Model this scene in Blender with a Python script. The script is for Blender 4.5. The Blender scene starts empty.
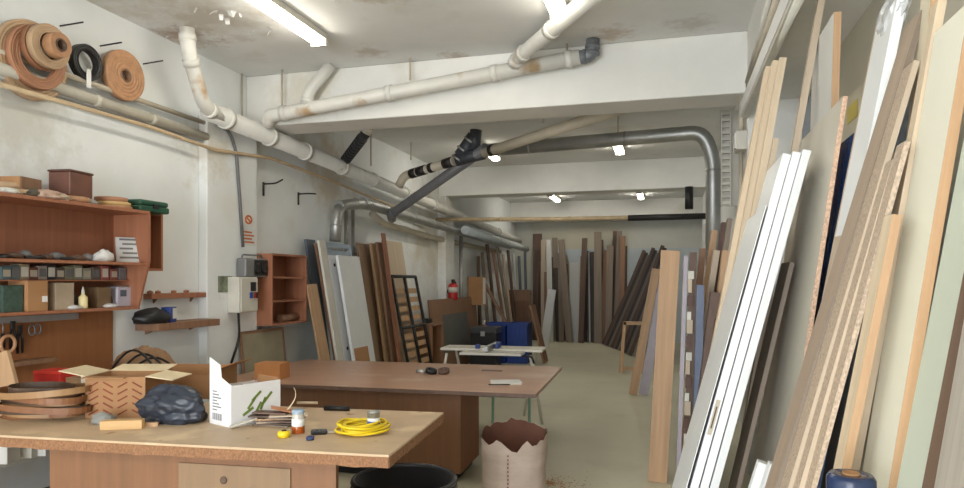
import bpy, bmesh, math, random
from mathutils import Vector, Matrix, noise as mnoise
random.seed(7)
sc = bpy.context.scene
COL = sc.collection
# ------------------------------------------------------------------ camera
F_PX, CX, HV = 680.0, 482.0, 280.0          # focal length, centre column, horizon row (964x488 frame)
TH = math.atan(190.0 / 680.0)               # yaw of the view left of the room's long axis
CT, ST = math.cos(TH), math.sin(TH)
CAM = Vector((0, 0, 1.66))
cd = bpy.data.cameras.new('camera'); cam = bpy.data.objects.new('camera', cd); COL.objects.link(cam)
cd.sensor_width = 36.0; cd.lens = 36.0 * F_PX / 964.0; cd.shift_y = (HV - 244.0) / 964.0
cd.clip_start = 0.02; cd.clip_end = 100
cam.location = CAM; cam.rotation_euler = (math.pi / 2, 0, TH)
sc.camera = cam
# ------------------------------------------------------------------ world, added daylight, exposure
vs = sc.view_settings
vs.view_transform = 'Standard'; vs.look = 'None'; vs.gamma = 1.0; vs.use_curve_mapping = False
vs.exposure = 0.56
w = bpy.data.worlds.new('world'); sc.world = w; w.use_nodes = True
w.node_tree.nodes['Background'].inputs[0].default_value = (0.80, 0.90, 1.0, 1)
w.node_tree.nodes['Background'].inputs[1].default_value = 1.0
al = bpy.data.lights.new('added_doorway_light', 'AREA'); al.shape = 'RECTANGLE'; al.size = 3.4; al.size_y = 2.7
al.energy = 250; al.color = (0.93, 0.96, 1.0)
alo = bpy.data.objects.new('added_doorway_light', al); COL.objects.link(alo)
alo.location = (-1.7, -3.9, 1.55); alo.rotation_euler = (math.pi / 2, 0, 0)   # added area lamp, daylight from an assumed, unseen shutter door behind the photographer
TUBE_E = 21.0
# ------------------------------------------------------------------ pixel -> direction helpers
def ray(u, v):
    xc = (u - CX) / F_PX
    return Vector((xc * CT - ST, xc * ST + CT, (HV - v) / F_PX))
def pX(u, v, X): r = ray(u, v); return CAM + r * ((X - CAM.x) / r.x)
def pY(u, v, Y): r = ray(u, v); return CAM + r * ((Y - CAM.y) / r.y)
def pZ(u, v, Z): r = ray(u, v); return CAM + r * ((Z - CAM.z) / r.z)
def proj(p):
    d = p - CAM; xc = d.x * CT + d.y * ST; zc = -d.x * ST + d.y * CT
    return CX + F_PX * xc / zc, HV - F_PX * d.z / zc
# ------------------------------------------------------------------ materials
def lin(c):
    return tuple(((x / 255) / 12.92 if x / 255 <= .04045 else ((x / 255 + .055) / 1.055) ** 2.4) for x in c)
MATS = {}
def mat(name, rgb, rough=.6, var=.10, scale=(6, 6, 6), bump=.0, metal=0., detail=4, spots=None, trans=0., alpha=1., coat=0., objvar=.08):
    if name in MATS: return MATS[name]
    m = bpy.data.materials.new(name); m.use_nodes = True; nt = m.node_tree; N = nt.nodes; L = nt.links
    b = N['Principled BSDF']; b.inputs['Roughness'].default_value = rough; b.inputs['Metallic'].default_value = metal
    b.inputs['Transmission Weight'].default_value = trans; b.inputs['Alpha'].default_value = alpha
    b.inputs['Coat Weight'].default_value = coat
    tc = N.new('ShaderNodeTexCoord'); mp = N.new('ShaderNodeMapping'); L.new(tc.outputs['Object'], mp.inputs[0])
    mp.inputs['Scale'].default_value = scale
    oi = N.new('ShaderNodeObjectInfo')
    mul = N.new('ShaderNodeMath'); mul.operation = 'MULTIPLY'; mul.inputs[1].default_value = 37.0; L.new(oi.outputs['Random'], mul.inputs[0])
    L.new(mul.outputs[0], mp.inputs['Location'])
    nz = N.new('ShaderNodeTexNoise'); nz.inputs['Scale'].default_value = 1.0; nz.inputs['Detail'].default_value = detail
    nz.inputs['Roughness'].default_value = .62
    L.new(mp.outputs[0], nz.inputs['Vector'])
    cr = N.new('ShaderNodeValToRGB'); L.new(nz.outputs[0], cr.inputs[0])
    c = lin(rgb)
    cr.color_ramp.elements[0].position = .28; cr.color_ramp.elements[1].position = .72
    cr.color_ramp.elements[0].color = (*[min(1, x * (1 - var * 1.6)) for x in c], 1)
    cr.color_ramp.elements[1].color = (*[min(1, x * (1 + var * 1.2)) for x in c], 1)
    hs = N.new('ShaderNodeHueSaturation'); mr = N.new('ShaderNodeMapRange'); L.new(oi.outputs['Random'], mr.inputs[0])
    mr.inputs[3].default_value = 1 - objvar; mr.inputs[4].default_value = 1 + objvar; L.new(mr.outputs[0], hs.inputs['Value'])
    out = cr.outputs[0]
    if spots:                                    # (rgb, scale, threshold, softness): wear and dirt with a shape of its own
        for (srgb, ss, th, so) in spots:
            n2 = N.new('ShaderNodeTexNoise'); n2.inputs['Scale'].default_value = ss; n2.inputs['Detail'].default_value = 6
            L.new(tc.outputs['Object'], n2.inputs['Vector'])
            r2 = N.new('ShaderNodeMapRange'); L.new(n2.outputs[0], r2.inputs[0]); r2.inputs[1].default_value = th; r2.inputs[2].default_value = th + so
            mx = N.new('ShaderNodeMix'); mx.data_type = 'RGBA'; L.new(r2.outputs[0], mx.inputs[0]); L.new(out, mx.inputs[6])
            mx.inputs[7].default_value = (*lin(srgb), 1); out = mx.outputs[2]
    L.new(out, hs.inputs['Color']); L.new(hs.outputs[0], b.inputs['Base Color'])
    if bump > 0:
        bp = N.new('ShaderNodeBump'); bp.inputs['Strength'].default_value = bump; bp.inputs['Distance'].default_value = .01
        L.new(nz.outputs[0], bp.inputs['Height']); L.new(bp.outputs[0], b.inputs['Normal'])
    MATS[name] = m; return m
WOODS = (9, 9, .8)
def wood(name, rgb, var=.13, rough=.55, **k): return mat(name, rgb, rough=rough, var=var, scale=(26, 26, 1.2), bump=.06, **k)
def chip(name, rgb): return mat(name, rgb, rough=.75, var=.22, scale=(130, 130, 90), bump=.2, detail=2)
def emit(name, rgb, strength):
    m = bpy.data.materials.new(name); m.use_nodes = True; nt = m.node_tree; nt.nodes.remove(nt.nodes['Principled BSDF'])
    e = nt.nodes.new('ShaderNodeEmission'); e.inputs[0].default_value = (*lin(rgb), 1); e.inputs[1].default_value = strength
    nt.links.new(e.outputs[0], nt.nodes['Material Output'].inputs[0]); MATS[name] = m; return m
def stained(name, rgb, stains, rough=.85, var=.05, peel=None, bump=.15, scale=(1.2, 1.2, 1.2), generic=None):
    """painted plaster with water stains round given points: (point, radius, rgb, strength)"""
    m = mat(name, rgb, rough=rough, var=var, scale=scale, bump=bump, detail=6, objvar=0, spots=generic)
    nt = m.node_tree; N = nt.nodes; L = nt.links; b = N['Principled BSDF']
    src = b.inputs['Base Color'].links[0].from_socket
    geo = N.new('ShaderNodeNewGeometry')
    for (p, r, c, s) in stains:
        d = N.new('ShaderNodeVectorMath'); d.operation = 'DISTANCE'; L.new(geo.outputs['Position'], d.inputs[0]); d.inputs[1].default_value = p
        n = N.new('ShaderNodeTexNoise'); n.inputs['Scale'].default_value = 2.6 / max(r, .3); n.inputs['Detail'].default_value = 9; n.inputs['Roughness'].default_value = .72
        L.new(geo.outputs['Position'], n.inputs['Vector'])
        mm = N.new('ShaderNodeMath'); mm.operation = 'MULTIPLY_ADD'; L.new(n.outputs[0], mm.inputs[0]); mm.inputs[1].default_value = 2.4 * r; L.new(d.outputs['Value'], mm.inputs[2])
        rr = N.new('ShaderNodeMapRange'); L.new(mm.outputs[0], rr.inputs[0]); rr.inputs[1].default_value = 1.35 * r; rr.inputs[2].default_value = 1.95 * r
        rr.inputs[3].default_value = s; rr.inputs[4].default_value = 0
        mx = N.new('ShaderNodeMix'); mx.data_type = 'RGBA'; L.new(rr.outputs[0], mx.inputs[0]); L.new(src, mx.inputs[6]); mx.inputs[7].default_value = (*lin(c), 1)
        src = mx.outputs[2]
    L.new(src, b.inputs['Base Color']); return m
# ------------------------------------------------------------------ mesh helpers
def box(bm, x0, x1, y0, y1, z0, z1, M=None, bev=0):
    vs_ = [bm.verts.new((x, y, z)) for x in (x0, x1) for y in (y0, y1) for z in (z0, z1)]
    fs = [bm.faces.new([vs_[i] for i in q]) for q in ((0, 1, 3, 2), (4, 6, 7, 5), (0, 4, 5, 1), (2, 3, 7, 6), (0, 2, 6, 4), (1, 5, 7, 3))]
    if bev:
        bmesh.ops.bevel(bm, geom=list({e for f in fs for e in f.edges}), offset=bev, segments=2, affect='EDGES', profile=.5)
        bm.verts.ensure_lookup_table()
    if M is not None:
        for v in ([v for v in vs_ if v.is_valid] if not bev else bm.verts): v.co = M @ v.co
    return bm
def tube(bm, pts, r, seg=12, caps=True, closed=False, hollow=False):
    pts = [Vector(p) for p in pts]; n = len(pts); rs = r if isinstance(r, (list, tuple)) else [r] * n
    rings = []; up = None
    for i, p in enumerate(pts):
        if closed: t = (pts[(i + 1) % n] - pts[i - 1]).normalized()
        else: t = (pts[min(i + 1, n - 1)] - pts[max(i - 1, 0)]).normalized()
        if up is None:
            up = Vector((0, 0, 1)) if abs(t.z) < .9 else Vector((1, 0, 0))
        s = t.cross(up)
        if s.length < 1e-4: s = t.orthogonal()
        s.normalize(); up = s.cross(t).normalized()
        rings.append([bm.verts.new(p + (s * math.cos(2 * math.pi * k / seg) + up * math.sin(2 * math.pi * k / seg)) * rs[i]) for k in range(seg)])
    m = n if closed else n - 1
    for i in range(m):
        a, b = rings[i], rings[(i + 1) % n]
        for k in range(seg):
            f = bm.faces.new((a[k], a[(k + 1) % seg], b[(k + 1) % seg], b[k])); f.smooth = True
    if caps and not closed:
        bm.faces.new(rings[0][::-1]); bm.faces.new(rings[-1])
    return bm
def lathe(bm, prof, seg=24, M=None):
    rings = []
    for (r, z) in prof:
        if r < 1e-5: rings.append([bm.verts.new((0, 0, z))])
        else: rings.append([bm.verts.new((r * math.cos(2 * math.pi * k / seg), r * math.sin(2 * math.pi * k / seg), z)) for k in range(seg)])
    for a, b in zip(rings, rings[1:]):
        for k in range(seg):
            k2 = (k + 1) % seg
            q = [a[k % len(a)], a[k2 % len(a)], b[k2 % len(b)], b[k % len(b)]]
            q2 = []
            for v in q:
                if v not in q2: q2.append(v)
            if len(q2) >= 3: f = bm.faces.new(q2); f.smooth = True
    if M is not None:
        for ring in rings:
            for v in ring: v.co = M @ v.co
    return bm
def prism(bm, poly, z0, z1, M=None):
    a = [bm.verts.new((x, y, z0)) for x, y in poly]; b = [bm.verts.new((x, y, z1)) for x, y in poly]
    n = len(poly)
    bm.faces.new(a[::-1]); bm.faces.new(b)
    for i in range(n): bm.faces.new((a[i], a[(i + 1) % n], b[(i + 1) % n], b[i]))
    if M is not None:
        for v in a + b: v.co = M @ v.co
    return bm
def fillet(pts, r=.1, n=6):
    pts = [Vector(p) for p in pts]; out = [pts[0]]
    for i in range(1, len(pts) - 1):
        a, p, b = pts[i - 1], pts[i], pts[i + 1]
        rr = min(r, (a - p).length * .45, (b - p).length * .45)
        s = p + (a - p).normalized() * rr; e = p + (b - p).normalized() * rr
        for k in range(n + 1):
            t = k / n; out.append(s * (1 - t) ** 2 + p * 2 * t * (1 - t) + e * t * t)
    out.append(pts[-1]); return out
def obj(name, bm, m, parent=None, loc=None, rot=None, mtx=None):
    bmesh.ops.recalc_face_normals(bm, faces=bm.faces)
    me = bpy.data.meshes.new(name); bm.to_mesh(me); bm.free(); me.materials.append(m)
    o = bpy.data.objects.new(name, me); COL.objects.link(o)
    if parent: o.parent = parent
    if mtx is not None: o.matrix_world = mtx
    if loc is not None: o.location = loc
    if rot is not None: o.rotation_euler = rot
    return o
def tag(o, label=None, cat=None, group=None, kind=None):
    if label: o['label'] = label
    if cat: o['category'] = cat
    if group: o['group'] = group
    if kind: o['kind'] = kind
    return o
def thing(name, label, cat, loc=(0, 0, 0), rz=0, group=None, mtx=None, rot=None):
    o = bpy.data.objects.new(name, None); COL.objects.link(o); o.empty_display_size = .05
    if mtx is not None: o.matrix_world = mtx
    else: o.location = loc; o.rotation_euler = rot or (0, 0, rz)
    return tag(o, label, cat, group)
def B(): return bmesh.new()
def bx(*a, **k): return box(B(), *a, **k)
def struct(name, bm, m, parent=None, label=None):
    o = obj(name, bm, m, parent)
    if not parent: o['kind'] = 'structure'
    if label: o['label'] = label
    return o
# ------------------------------------------------------------------ palette
c_white = mat('white paint', (224, 224, 222), .5, .03)
c_offw = mat('off white', (206, 203, 192), .55, .05)
c_black = mat('black plastic', (26, 26, 28), .45, .1)
c_dark = mat('dark metal', (48, 46, 46), .45, .15, metal=.4)
c_steel = mat('galvanised steel', (178, 179, 177), .46, .12, (3, 3, 3), metal=.85)
c_grey = mat('grey pvc', (112, 112, 114), .45, .1)
c_pipe = mat('white pvc pipe', (214, 212, 205), .42, .06, (3, 3, 3), spots=[((176, 150, 118), 3.0, .62, .10)])
c_beigep = mat('painted pipe', (186, 176, 158), .5, .1, (3, 3, 3))
c_rust = mat('rusty pipe', (158, 118, 82), .7, .2, (4, 4, 4))
c_red = mat('red paint', (176, 30, 28), .4, .08)
c_blue = mat('blue plastic', (32, 62, 140), .45, .12)
c_yellow = mat('yellow plastic', (236, 206, 30), .42, .08)
c_card = mat('cardboard', (172, 128, 88), .8, .07, (4, 4, 4))
c_cardl = mat('light cardboard', (222, 204, 170), .8, .07, (4, 4, 4))
w_shelf = wood('shelf veneer', (158, 104, 76), .10)
w_shelfi = wood('shelf back veneer', (146, 94, 68), .10)
w_brown = wood('brown board', (138, 104, 80))
w_tan = wood('tan board', (188, 152, 116))
w_pine = wood('pale pine', (214, 194, 166), .08)
w_beige = wood('beige board', (190, 172, 150), .07)
w_dkbrown = wood('dark brown board', (92, 70, 56))
w_greyb = wood('grey brown board', (128, 114, 100))
w_red = wood('reddish board', (106, 82, 70))
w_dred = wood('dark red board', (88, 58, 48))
w_lilac = mat('lilac grey laminate', (176, 168, 178), .5, .06)
w_white = mat('white laminate', (228, 230, 232), .35, .02)
w_pale = mat('pale grey laminate', (200, 200, 196), .4, .04, (2, 2, .5))
w_cream = mat('cream laminate', (234, 231, 214), .4, .03, (2, 2, .5))
w_green = mat('pale green laminate', (202, 208, 192), .4, .05, (2, 2, .5))
w_slate = mat('slate laminate', (88, 96, 108), .5, .08)
w_sky = mat('pale blue laminate', (172, 188, 206), .45, .05)
ch_tan = chip('tan chipboard edge', (188, 154, 122))
ch_pale = chip('pale chipboard', (186, 166, 146))
ch_dark = chip('brown chipboard edge', (146, 104, 72))
# ------------------------------------------------------------------ room shell
XL, XR, XC, YB, YF, H = -4.3, 1.05, .62, 18.9, -4.0, 3.79
m_floor = mat('concrete floor', (202, 198, 174), .42, .07, (.9, .9, .9), bump=.04, detail=8, objvar=0,
              spots=[((186, 180, 156), 1.1, .60, .15), ((160, 148, 124), 6.0, .72, .06)])
struct('floor', bx(XL - .2, XR + .2, YF - .2, YB + .2, -.1, 0), m_floor)
ce = [(tuple(pZ(185, 36, H)), .42, (158, 124, 98), .75), (tuple(pZ(215, 18, H)), .75, (186, 176, 162), .7), (tuple(pZ(370, -8, H)), .35, (170, 146, 122), .6),
      (tuple(pZ(455, 56, H)), .22, (160, 138, 114), .6), (tuple(pZ(612, 34, H)), .30, (172, 150, 124), .6), (tuple(pZ(370, 52, H)), .25, (176, 158, 136), .5), (tuple(pZ(90, 5, H)), .6, (186, 174, 154), .5), (tuple(pZ(690, 25, H)), .3, (178, 170, 156), .5)]
m_ceil = stained('ceiling paint', (224, 224, 222), ce, generic=[((212, 210, 204), 1.3, .60, .1)])
ceil = struct('ceiling', bx(XL - .2, XR + .2, YF - .2, YB + .2, H, H + .1), m_ceil)
# curls of paint coming off the ceiling
fl = B()
for k in range(14):
    cu, cv = random.choice([(200, 12), (230, 14), (258, 28), (272, 34), (225, 14), (340, -4), (165, 40)])
    p = pZ(cu + random.uniform(-10, 10), cv + random.uniform(-5, 5), H)
    a = random.uniform(0, 6.28); s = random.uniform(.012, .03); pr = None
    f = B()
    for j in range(5):
        t = j / 4; off = Vector((math.cos(a), math.sin(a), 0)) * s * 2 * t; dz = -.035 * t * t
        l = Vector((-math.sin(a), math.cos(a), 0)) * s * (1 - .3 * t)
        q = [f.verts.new(Vector((0, 0, -.001)) + off + l + Vector((0, 0, dz))), f.verts.new(Vector((0, 0, -.001)) + off - l + Vector((0, 0, dz)))]
        if pr: f.faces.new((pr[0], pr[1], q[1], q[0]))
        pr = q
    obj('paint_flake', f, c_white, ceil, loc=p)
wl = [(tuple(pX(205, 150, XL)), .5, (190, 176, 150), .5), (tuple(pX(330, 170, XL)), 1.0, (196, 182, 156), .7), (tuple(pX(20, 110, XL)), .7, (190, 186, 172), .5), (tuple(pX(430, 230, XL)), 1.6, (194, 180, 152), .6)]
m_wl = stained('left wall paint', (230, 233, 233), wl, generic=[((222, 221, 214), 1.0, .62, .12)])
struct('wall_left', bx(XL - .2, XL, YF - .2, YB + .2, 0, H), m_wl)
m_wb = stained('back wall paint', (206, 206, 198), [((-2.5, YB, 2.7), 2.2, (206, 196, 168), .6)], generic=[((180, 176, 160), .7, .6, .1)])
struct('wall_back', bx(XL, XR, YB, YB + .2, 0, H), m_wb)
# back wall is split: cream paint above, pale blue-grey dado below
struct('trim_1', bx(-3.1, XR - .3, YB - .012, YB, 0, 2.52), mat('blue grey dado', (196, 204, 208), .6, .05, (1, 1, 1), objvar=0))
m_wr = stained('right wall paint', (204, 198, 180), [], generic=[((186, 178, 160), 1.2, .6, .1)])
struct('wall_right', bx(XR, XR + .2, YF - .2, YB, 0, H), m_wr)
struct('wall_right_inner', bx(.76, XR, 6.75, YB, 0, H), m_wl)
fw = B(); box(fw, XL, -3.4, YF - .2, YF, 0, H); box(fw, 0, XR, YF - .2, YF, 0, H); box(fw, -3.4, 0, YF - .2, YF, 2.95, H)
struct('wall_front', fw, m_wl)
bs = [((-3.6, 6.2, 3.6), .6, (200, 190, 168), .5)]
m_beam = stained('beam paint', (230, 229, 224), bs, generic=[((218, 215, 205), 1.4, .62, .1)])
for k, y in enumerate((.1, 6.2, 12.3, 18.3)):
    b = bx(XL, XR, y, y + .45, 3.26, H, bev=.012)
    struct('beam_%d' % (k + 1), b, m_beam)
struct('lintel_right', bx(.62, XR, .55, 6.2, 3.18, H), m_beam)
struct('column_right', bx(XC, XR, 6.2, 6.75, 0, 3.26), m_beam)
struct('column_left', bx(XL, XL + .10, 5.45, 6.25, 0, 3.26, bev=.01), m_wl)
struct('column_left_far', bx(XL, XL + .16, 12.25, 12.8, 0, 3.26, bev=.01), m_wl)
# windows high in the right wall
for k, (y0, y1) in enumerate(((5.2, 6.15),)):
    fr = B()
    for a, b_, c, d in ((y0, y1, 2.30, 2.36), (y0, y1, 3.10, 3.16), (y0, y0 + .05, 2.3, 3.16), (y1 - .05, y1, 2.3, 3.16)):
        box(fr, XR - .035, XR - .001, a, b_, c, d)
    wf = struct('window_%d' % (k + 1), fr, c_offw)
    obj('pane', bx(XR - .018, XR - .010, y0 + .05, y1 - .05, 2.36, 3.10), mat('frosted glass', (140, 152, 166), .25, .04), wf)
# ------------------------------------------------------------------ ceiling lamps
m_tube = emit('fluorescent diffuser', (255, 248, 232), TUBE_E)
def lamp(u, v, label, L=1.22):
    p = pZ(u, v, H - .09); p = p * (min(p.y, 17.0) / p.y)
    t = thing('ceiling_lamp', label, 'lamp', (p.x, p.y, H - .09), 0, 'fluorescent ceiling lamps')
    obj('housing', bx(-.075, .075, -L / 2, L / 2, .035, .088, bev=.006), c_offw, t)
    d = B(); n = 10
    prof = [(.066 * math.cos(math.pi * k / n), .034 - .05 * math.sin(math.pi * k / n)) for k in range(n + 1)]
    M = Matrix(((1, 0, 0, 0), (0, 0, 1, 0), (0, 1, 0, 0), (0, 0, 0, 1)))
    prism(d, prof, -L / 2 + .03, L / 2 - .03, M); obj('diffuser', d, m_tube, t)
    for s in (-1, 1): obj('end_cap', bx(-.074, .074, s * (L / 2 - .012) - .018, s * (L / 2 - .012) + .018, -.02, .036, bev=.005), c_offw, t)
lamp(281, 19, 'long lit fluorescent lamp under the stained ceiling above the workbenches')
lamp(546, -13, 'lit fluorescent lamp in front of the first beam beside the slanting pipe')
lamp(487, 154, 'lit fluorescent lamp beside the taped pipe joint behind first beam')
lamp(617, 147, 'lit fluorescent lamp below the bright metal duct behind first beam')
lamp(554, 203, 'lit fluorescent lamp in the last bay on the pipe wall side')
lamp(640, 199, 'lit fluorescent lamp in the last bay on the lumber side')
for (x, y) in ((-2.6, -1.6), (-.4, -1.6)):  # unseen tubes added behind the photographer as extra light
    q = CAM.copy(); t = thing('ceiling_lamp', 'added lit fluorescent lamp, unseen in the bay behind the photographer', 'lamp', (x, y, H - .09), 0, 'fluorescent ceiling lamps')
    obj('housing', bx(-.075, .075, -.61, .61, .035, .088), c_offw, t); obj('diffuser', bx(-.06, .06, -.58, .58, -.016, .034), m_tube, t)
# ------------------------------------------------------------------ pipes and ducts
def pipe(name, label, pts, r, m, cat='pipe', rings=(), ring_m=None, group=None, fr=.12, seg=14, ring_name='coupling', ring_w=.05, ring_r=1.16, sleeves=()):
    pts = [Vector(p) for p in pts]
    t = thing(name, label, cat, pts[0], 0, group)
    o = pts[0].copy()
    obj('run', tube(B(), [p - o for p in fillet(pts, fr)], r, seg), m, t)
    segs = [(a, b, (b - a).length) for a, b in zip(pts, pts[1:])]; tot = sum(s[2] for s in segs)
    def at(d):
        for a, b, l in segs:
            if d <= l: return a.lerp(b, d / l), (b - a).normalized()
            d -= l
        return pts[-1], (segs[-1][1] - segs[-1][0]).normalized()
    for q in rings:
        p, d = at(q * tot)
        obj(ring_name, tube(B(), [p - o - d * ring_w / 2, p - o + d * ring_w / 2], r * ring_r, seg), ring_m or m, t)
    for (q0, q1, mm, nm) in sleeves:
        p, d = at(q0 * tot); p2, _ = at(q1 * tot)
        obj(nm, tube(B(), [p - o, p2 - o], r * 1.12, seg), mm, t)
    return t
# big drain along the left wall
pa = pX(208, 111, -4.05); pb = pX(519, 241, -4.05)
pipe('drain_pipe', 'thick white drain pipe running the length of the pipe wall', [pa, pb], .088, c_pipe, rings=(.02, .075, .13, .2, .27, .36, .46, .58, .7, .82))
# down pipe from the ceiling that joins it
pc = pX(187, 34, -4.0)
pipe('down_pipe', 'white down pipe bending from stained ceiling into thick drain pipe', [Vector((pX(187, 30, -3.95).x, pX(187, 30, -3.95).y, H)), pX(188.5, 52, -3.95), pX(204, 107, -4.0), pa + Vector((.02, .15, -.02))], .062, c_pipe,
     rings=(.08, .3, .82), ring_r=1.14, ring_w=.06)
# thin runs on the left wall
def wallrun(name, label, px, X, r, m, extra=None, rings=()):
    pts = [pX(u, v, X) for u, v in px]
    return pipe(name, label, pts, r, m, group='thin pipes along the left wall', fr=.1, seg=8, rings=rings)
wallrun('wall_pipe', 'thin grey pipe, topmost of the runs under the wall rolls', [(-40, 38), (208, 124)], -4.235, .022, c_beigep, rings=(.3, .6))
wallrun('wall_pipe', 'thick pale pipe, middle of the runs under the wall rolls', [(-40, 55), (62, 89), (206, 137)], -4.225, .042, mat('cream pipe', (196, 190, 176), .5, .08), rings=(.2, .45, .7))
wallrun('wall_pipe', 'grey pipe squeezed between the thick run and the bottom run', [(-40, 64), (200, 140), (236, 150)], -4.25, .02, c_steel)
wallrun('wall_pipe', 'thin beige pipe, lowest of the runs, sagging past the pilaster', [(-40, 73), (150, 127), (215, 150), (270, 158), (330, 180), (430, 222)], -4.17, .017, mat('beige pipe', (196, 172, 138), .6, .12))
wallrun('wall_conduit', 'grey conduit dropping down the pilaster to the electric box', [(214, 122), (230, 132), (236, 150), (240, 200), (243, 247)], -4.18, .016, c_grey)
# cross pipe in front of the first beam
yb = 6.06
q = [pY(268, 126, yb + .05), pY(268, 116, yb), pY(292, 112, yb), pY(580, 57, yb)]
pipe('cross_pipe', 'long pale pipe sloping across the face of first beam', q, .068, c_pipe, fr=.16, rings=(.09, .44, .76, .97), ring_w=.06)
e0 = pY(576, 55, yb)
pipe('elbow_pipe', 'dark grey elbow pipe rising into the ceiling at beam', [pY(572, 58, yb), pY(592, 56, yb), Vector((pY(593, 40, yb).x, yb, H))], .06, mat('dark grey pvc', (112, 116, 120), .45, .2, (12, 12, 12)), fr=.2, rings=(.35, .62, .8), ring_w=.03, ring_r=1.1)
pipe('branch_pipe', 'short white branch pipe slanting up from cross pipe to ceiling', [pY(307, 106, yb), pY(309, 92, yb - .02), Vector((*pZ(331, 66, H - .01).xy, H))], .06, c_pipe, fr=.14, rings=(.12,))
pipe('slanting_pipe', 'white pipe slanting from cross pipe over towards the ceiling lamp', [pY(514, 66, yb - .02), pY(518, 58, yb - .09), pZ(625, -32, H - .12)], .063, c_pipe, fr=.06, rings=(.03, .12, .42), ring_w=.06)
# behind the first beam
ph = pY(474, 152, 8.2)
pipe('diagonal_pipe', 'cream pipe slanting from dark taped joint up behind first beam', [pY(484, 153, 8.1), pY(640, 103, 7.2)], .062, mat('cream pvc', (198, 188, 168), .5, .08, (3, 3, 3)), rings=(.06,), ring_m=c_dark)
pipe('grey_diagonal_pipe', 'smooth grey pipe slanting down to the ducts on the left wall', [pY(486, 148, 8.1), pX(396, 211, -3.86), pX(391, 214, -3.97), pX(392, 219, -4.02)], .066, c_grey, fr=.1, rings=(.9,), ring_w=.07)
tj = thing('taped_joint', 'dark taped pipe joint hanging below the ceiling behind first beam', 'pipe joint', pY(466, 152, 8.3))
o0 = tj.location.copy()
for nm, a, b_, r in (('joint_body', (460, 156), (474, 136), .085), ('joint_branch', (474, 150), (476, 130), .075), ('joint_sleeve', (456, 160), (484, 153), .08)):
    obj(nm, tube(B(), [pY(*a, 8.22) - o0, pY(*b_, 8.22) - o0], r, 14), mat('dark tape', (64, 68, 74), .5, .25, (14, 14, 14)), tj)
for (u, v) in ((463, 150), (470, 141), (458, 159)):
    p = pY(u, v, 8.22) - o0; d = (pY(474, 136, 8.22) - pY(460, 156, 8.22)).normalized()
    obj('clamp', tube(B(), [p - d * .012, p + d * .012], .092, 14), c_steel, tj)
pipe('taped_pipe', 'white pipe with dark tape sleeves, elbow hanging at its end', [pY(454, 161, 8.3), pY(404, 176, 8.6), pY(399, 186, 8.65)], .058, mat('cream pvc', (0, 0, 0)), fr=.14,
     sleeves=((.02, .16, c_dark, 'tape_sleeve'), (.46, .6, c_dark, 'tape_sleeve'), (.62, .72, c_dark, 'tape_sleeve'), (.34, .40, c_dark, 'tape_sleeve')))
t = pipe('flexible_hose', 'short black corrugated hose with white end above the drain pipe', [pY(372, 122, 7.2), pY(366, 133, 7.25), pX(344, 162, -4.05)], .06, mat('black hose', (54, 54, 56), .55, .2), fr=.05, rings=[.3 + .075 * k for k in range(9)], ring_name='rib', ring_w=.025, ring_r=1.13)
obj('hose_end', tube(B(), [pY(375, 116, 7.2) - t.location, pY(366, 133, 7.24) - t.location], .064, 14), c_pipe, t)
# galvanised ducts
pipe('steel_duct', 'bright galvanised duct turning down beside the far lumber', [pY(480, 151, 9.0), pY(703, 132, 8.7), pY(713, 158, 8.72), Vector((*pY(713, 232, 8.75).xy, .9))], .088, c_steel, cat='duct', fr=.32, rings=(.13, .36, .62, .8, .86, .92), ring_w=.02, ring_r=1.05, ring_name='seam', seg=18)
pipe('steel_duct', 'galvanised duct rising behind white doors and running along left wall', [pX(335, 241, -4.1), pX(337, 206, -4.1), pX(362, 203, -4.04), pX(510, 246.5, -4.04)], .072, c_steel, cat='duct', fr=.28, rings=(.02, .05, .09, .11, .13, .2, .3, .4, .5, .6, .72, .85), ring_w=.02, ring_r=1.05, ring_name='seam', seg=16)
for u, lb_ in ((346, 'thin steel riser right beside the galvanised duct behind white doors'), (353, 'thin steel riser, second from the galvanised duct behind white doors')): pipe('thin_riser', lb_, [Vector((*pX(u, 262, -4.25).xy, .02)), pX(u, 200, -4.25)], .024, c_steel, group='thin steel risers', seg=8)
pipe('low_wall_pipe', 'lower beige pipe sagging under the galvanised duct on left wall', [pX(372, 214, -4.2), pX(384, 224, -4.2), pX(430, 237, -4.2), pX(500, 252, -4.2)], .05, c_beigep, rings=(.3, .6))
pipe('wide_wall_duct', 'pale wide duct along the far left wall under the drain', [pX(465, 230, -3.86), pX(526, 249, -3.86)], .085, mat('pale duct', (180, 188, 190), .4, .08), cat='duct', rings=(.1, .35, .6, .85), ring_w=.03, ring_r=1.05)
t = pipe('rusty_cross_pipe', 'long rusty beige pipe spanning the room before last bay', [Vector((XL, 12.15, 2.80)), pY(560, 219, 12.15), Vector((.76, 12.15, pY(708, 216, 12.15).z))], .038, mat('rusty beige pipe', (194, 172, 138), .7, .18, (4, 4, 4)), rings=(.25, .5))
obj('dark_sleeve', tube(B(), [pY(628, 218, 12.15) - t.location, pY(709, 216, 12.15) - t.location], .052, 12), c_dark, t, )
pipe('hanging_stub', 'short black pipe stub hanging beside the bright duct', [Vector((*pY(689, 188, 12.2).xy, 3.26)), pY(689, 209, 12.2)], .07, c_black)
for (u, v0, v1, Y) in ((242, 64, 118, 6.1), (282, 70, 110, 6.1), (410, 55, 80, 6.1), (567, 36, 60, 6.1), (371, 136, 166, 8.4), (411, 150, 160, 9.8), (543, 108, 123, 7.4), (618, 118, 132, 8.7)):
    p = pY(u, v1, Y); pipe('pipe_hanger', 'thin rod hanging a pipe from the ceiling', [Vector((p.x, p.y, H)), p], .011, c_beigep, cat='hanger', group='pipe hanger rods', seg=6)
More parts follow.
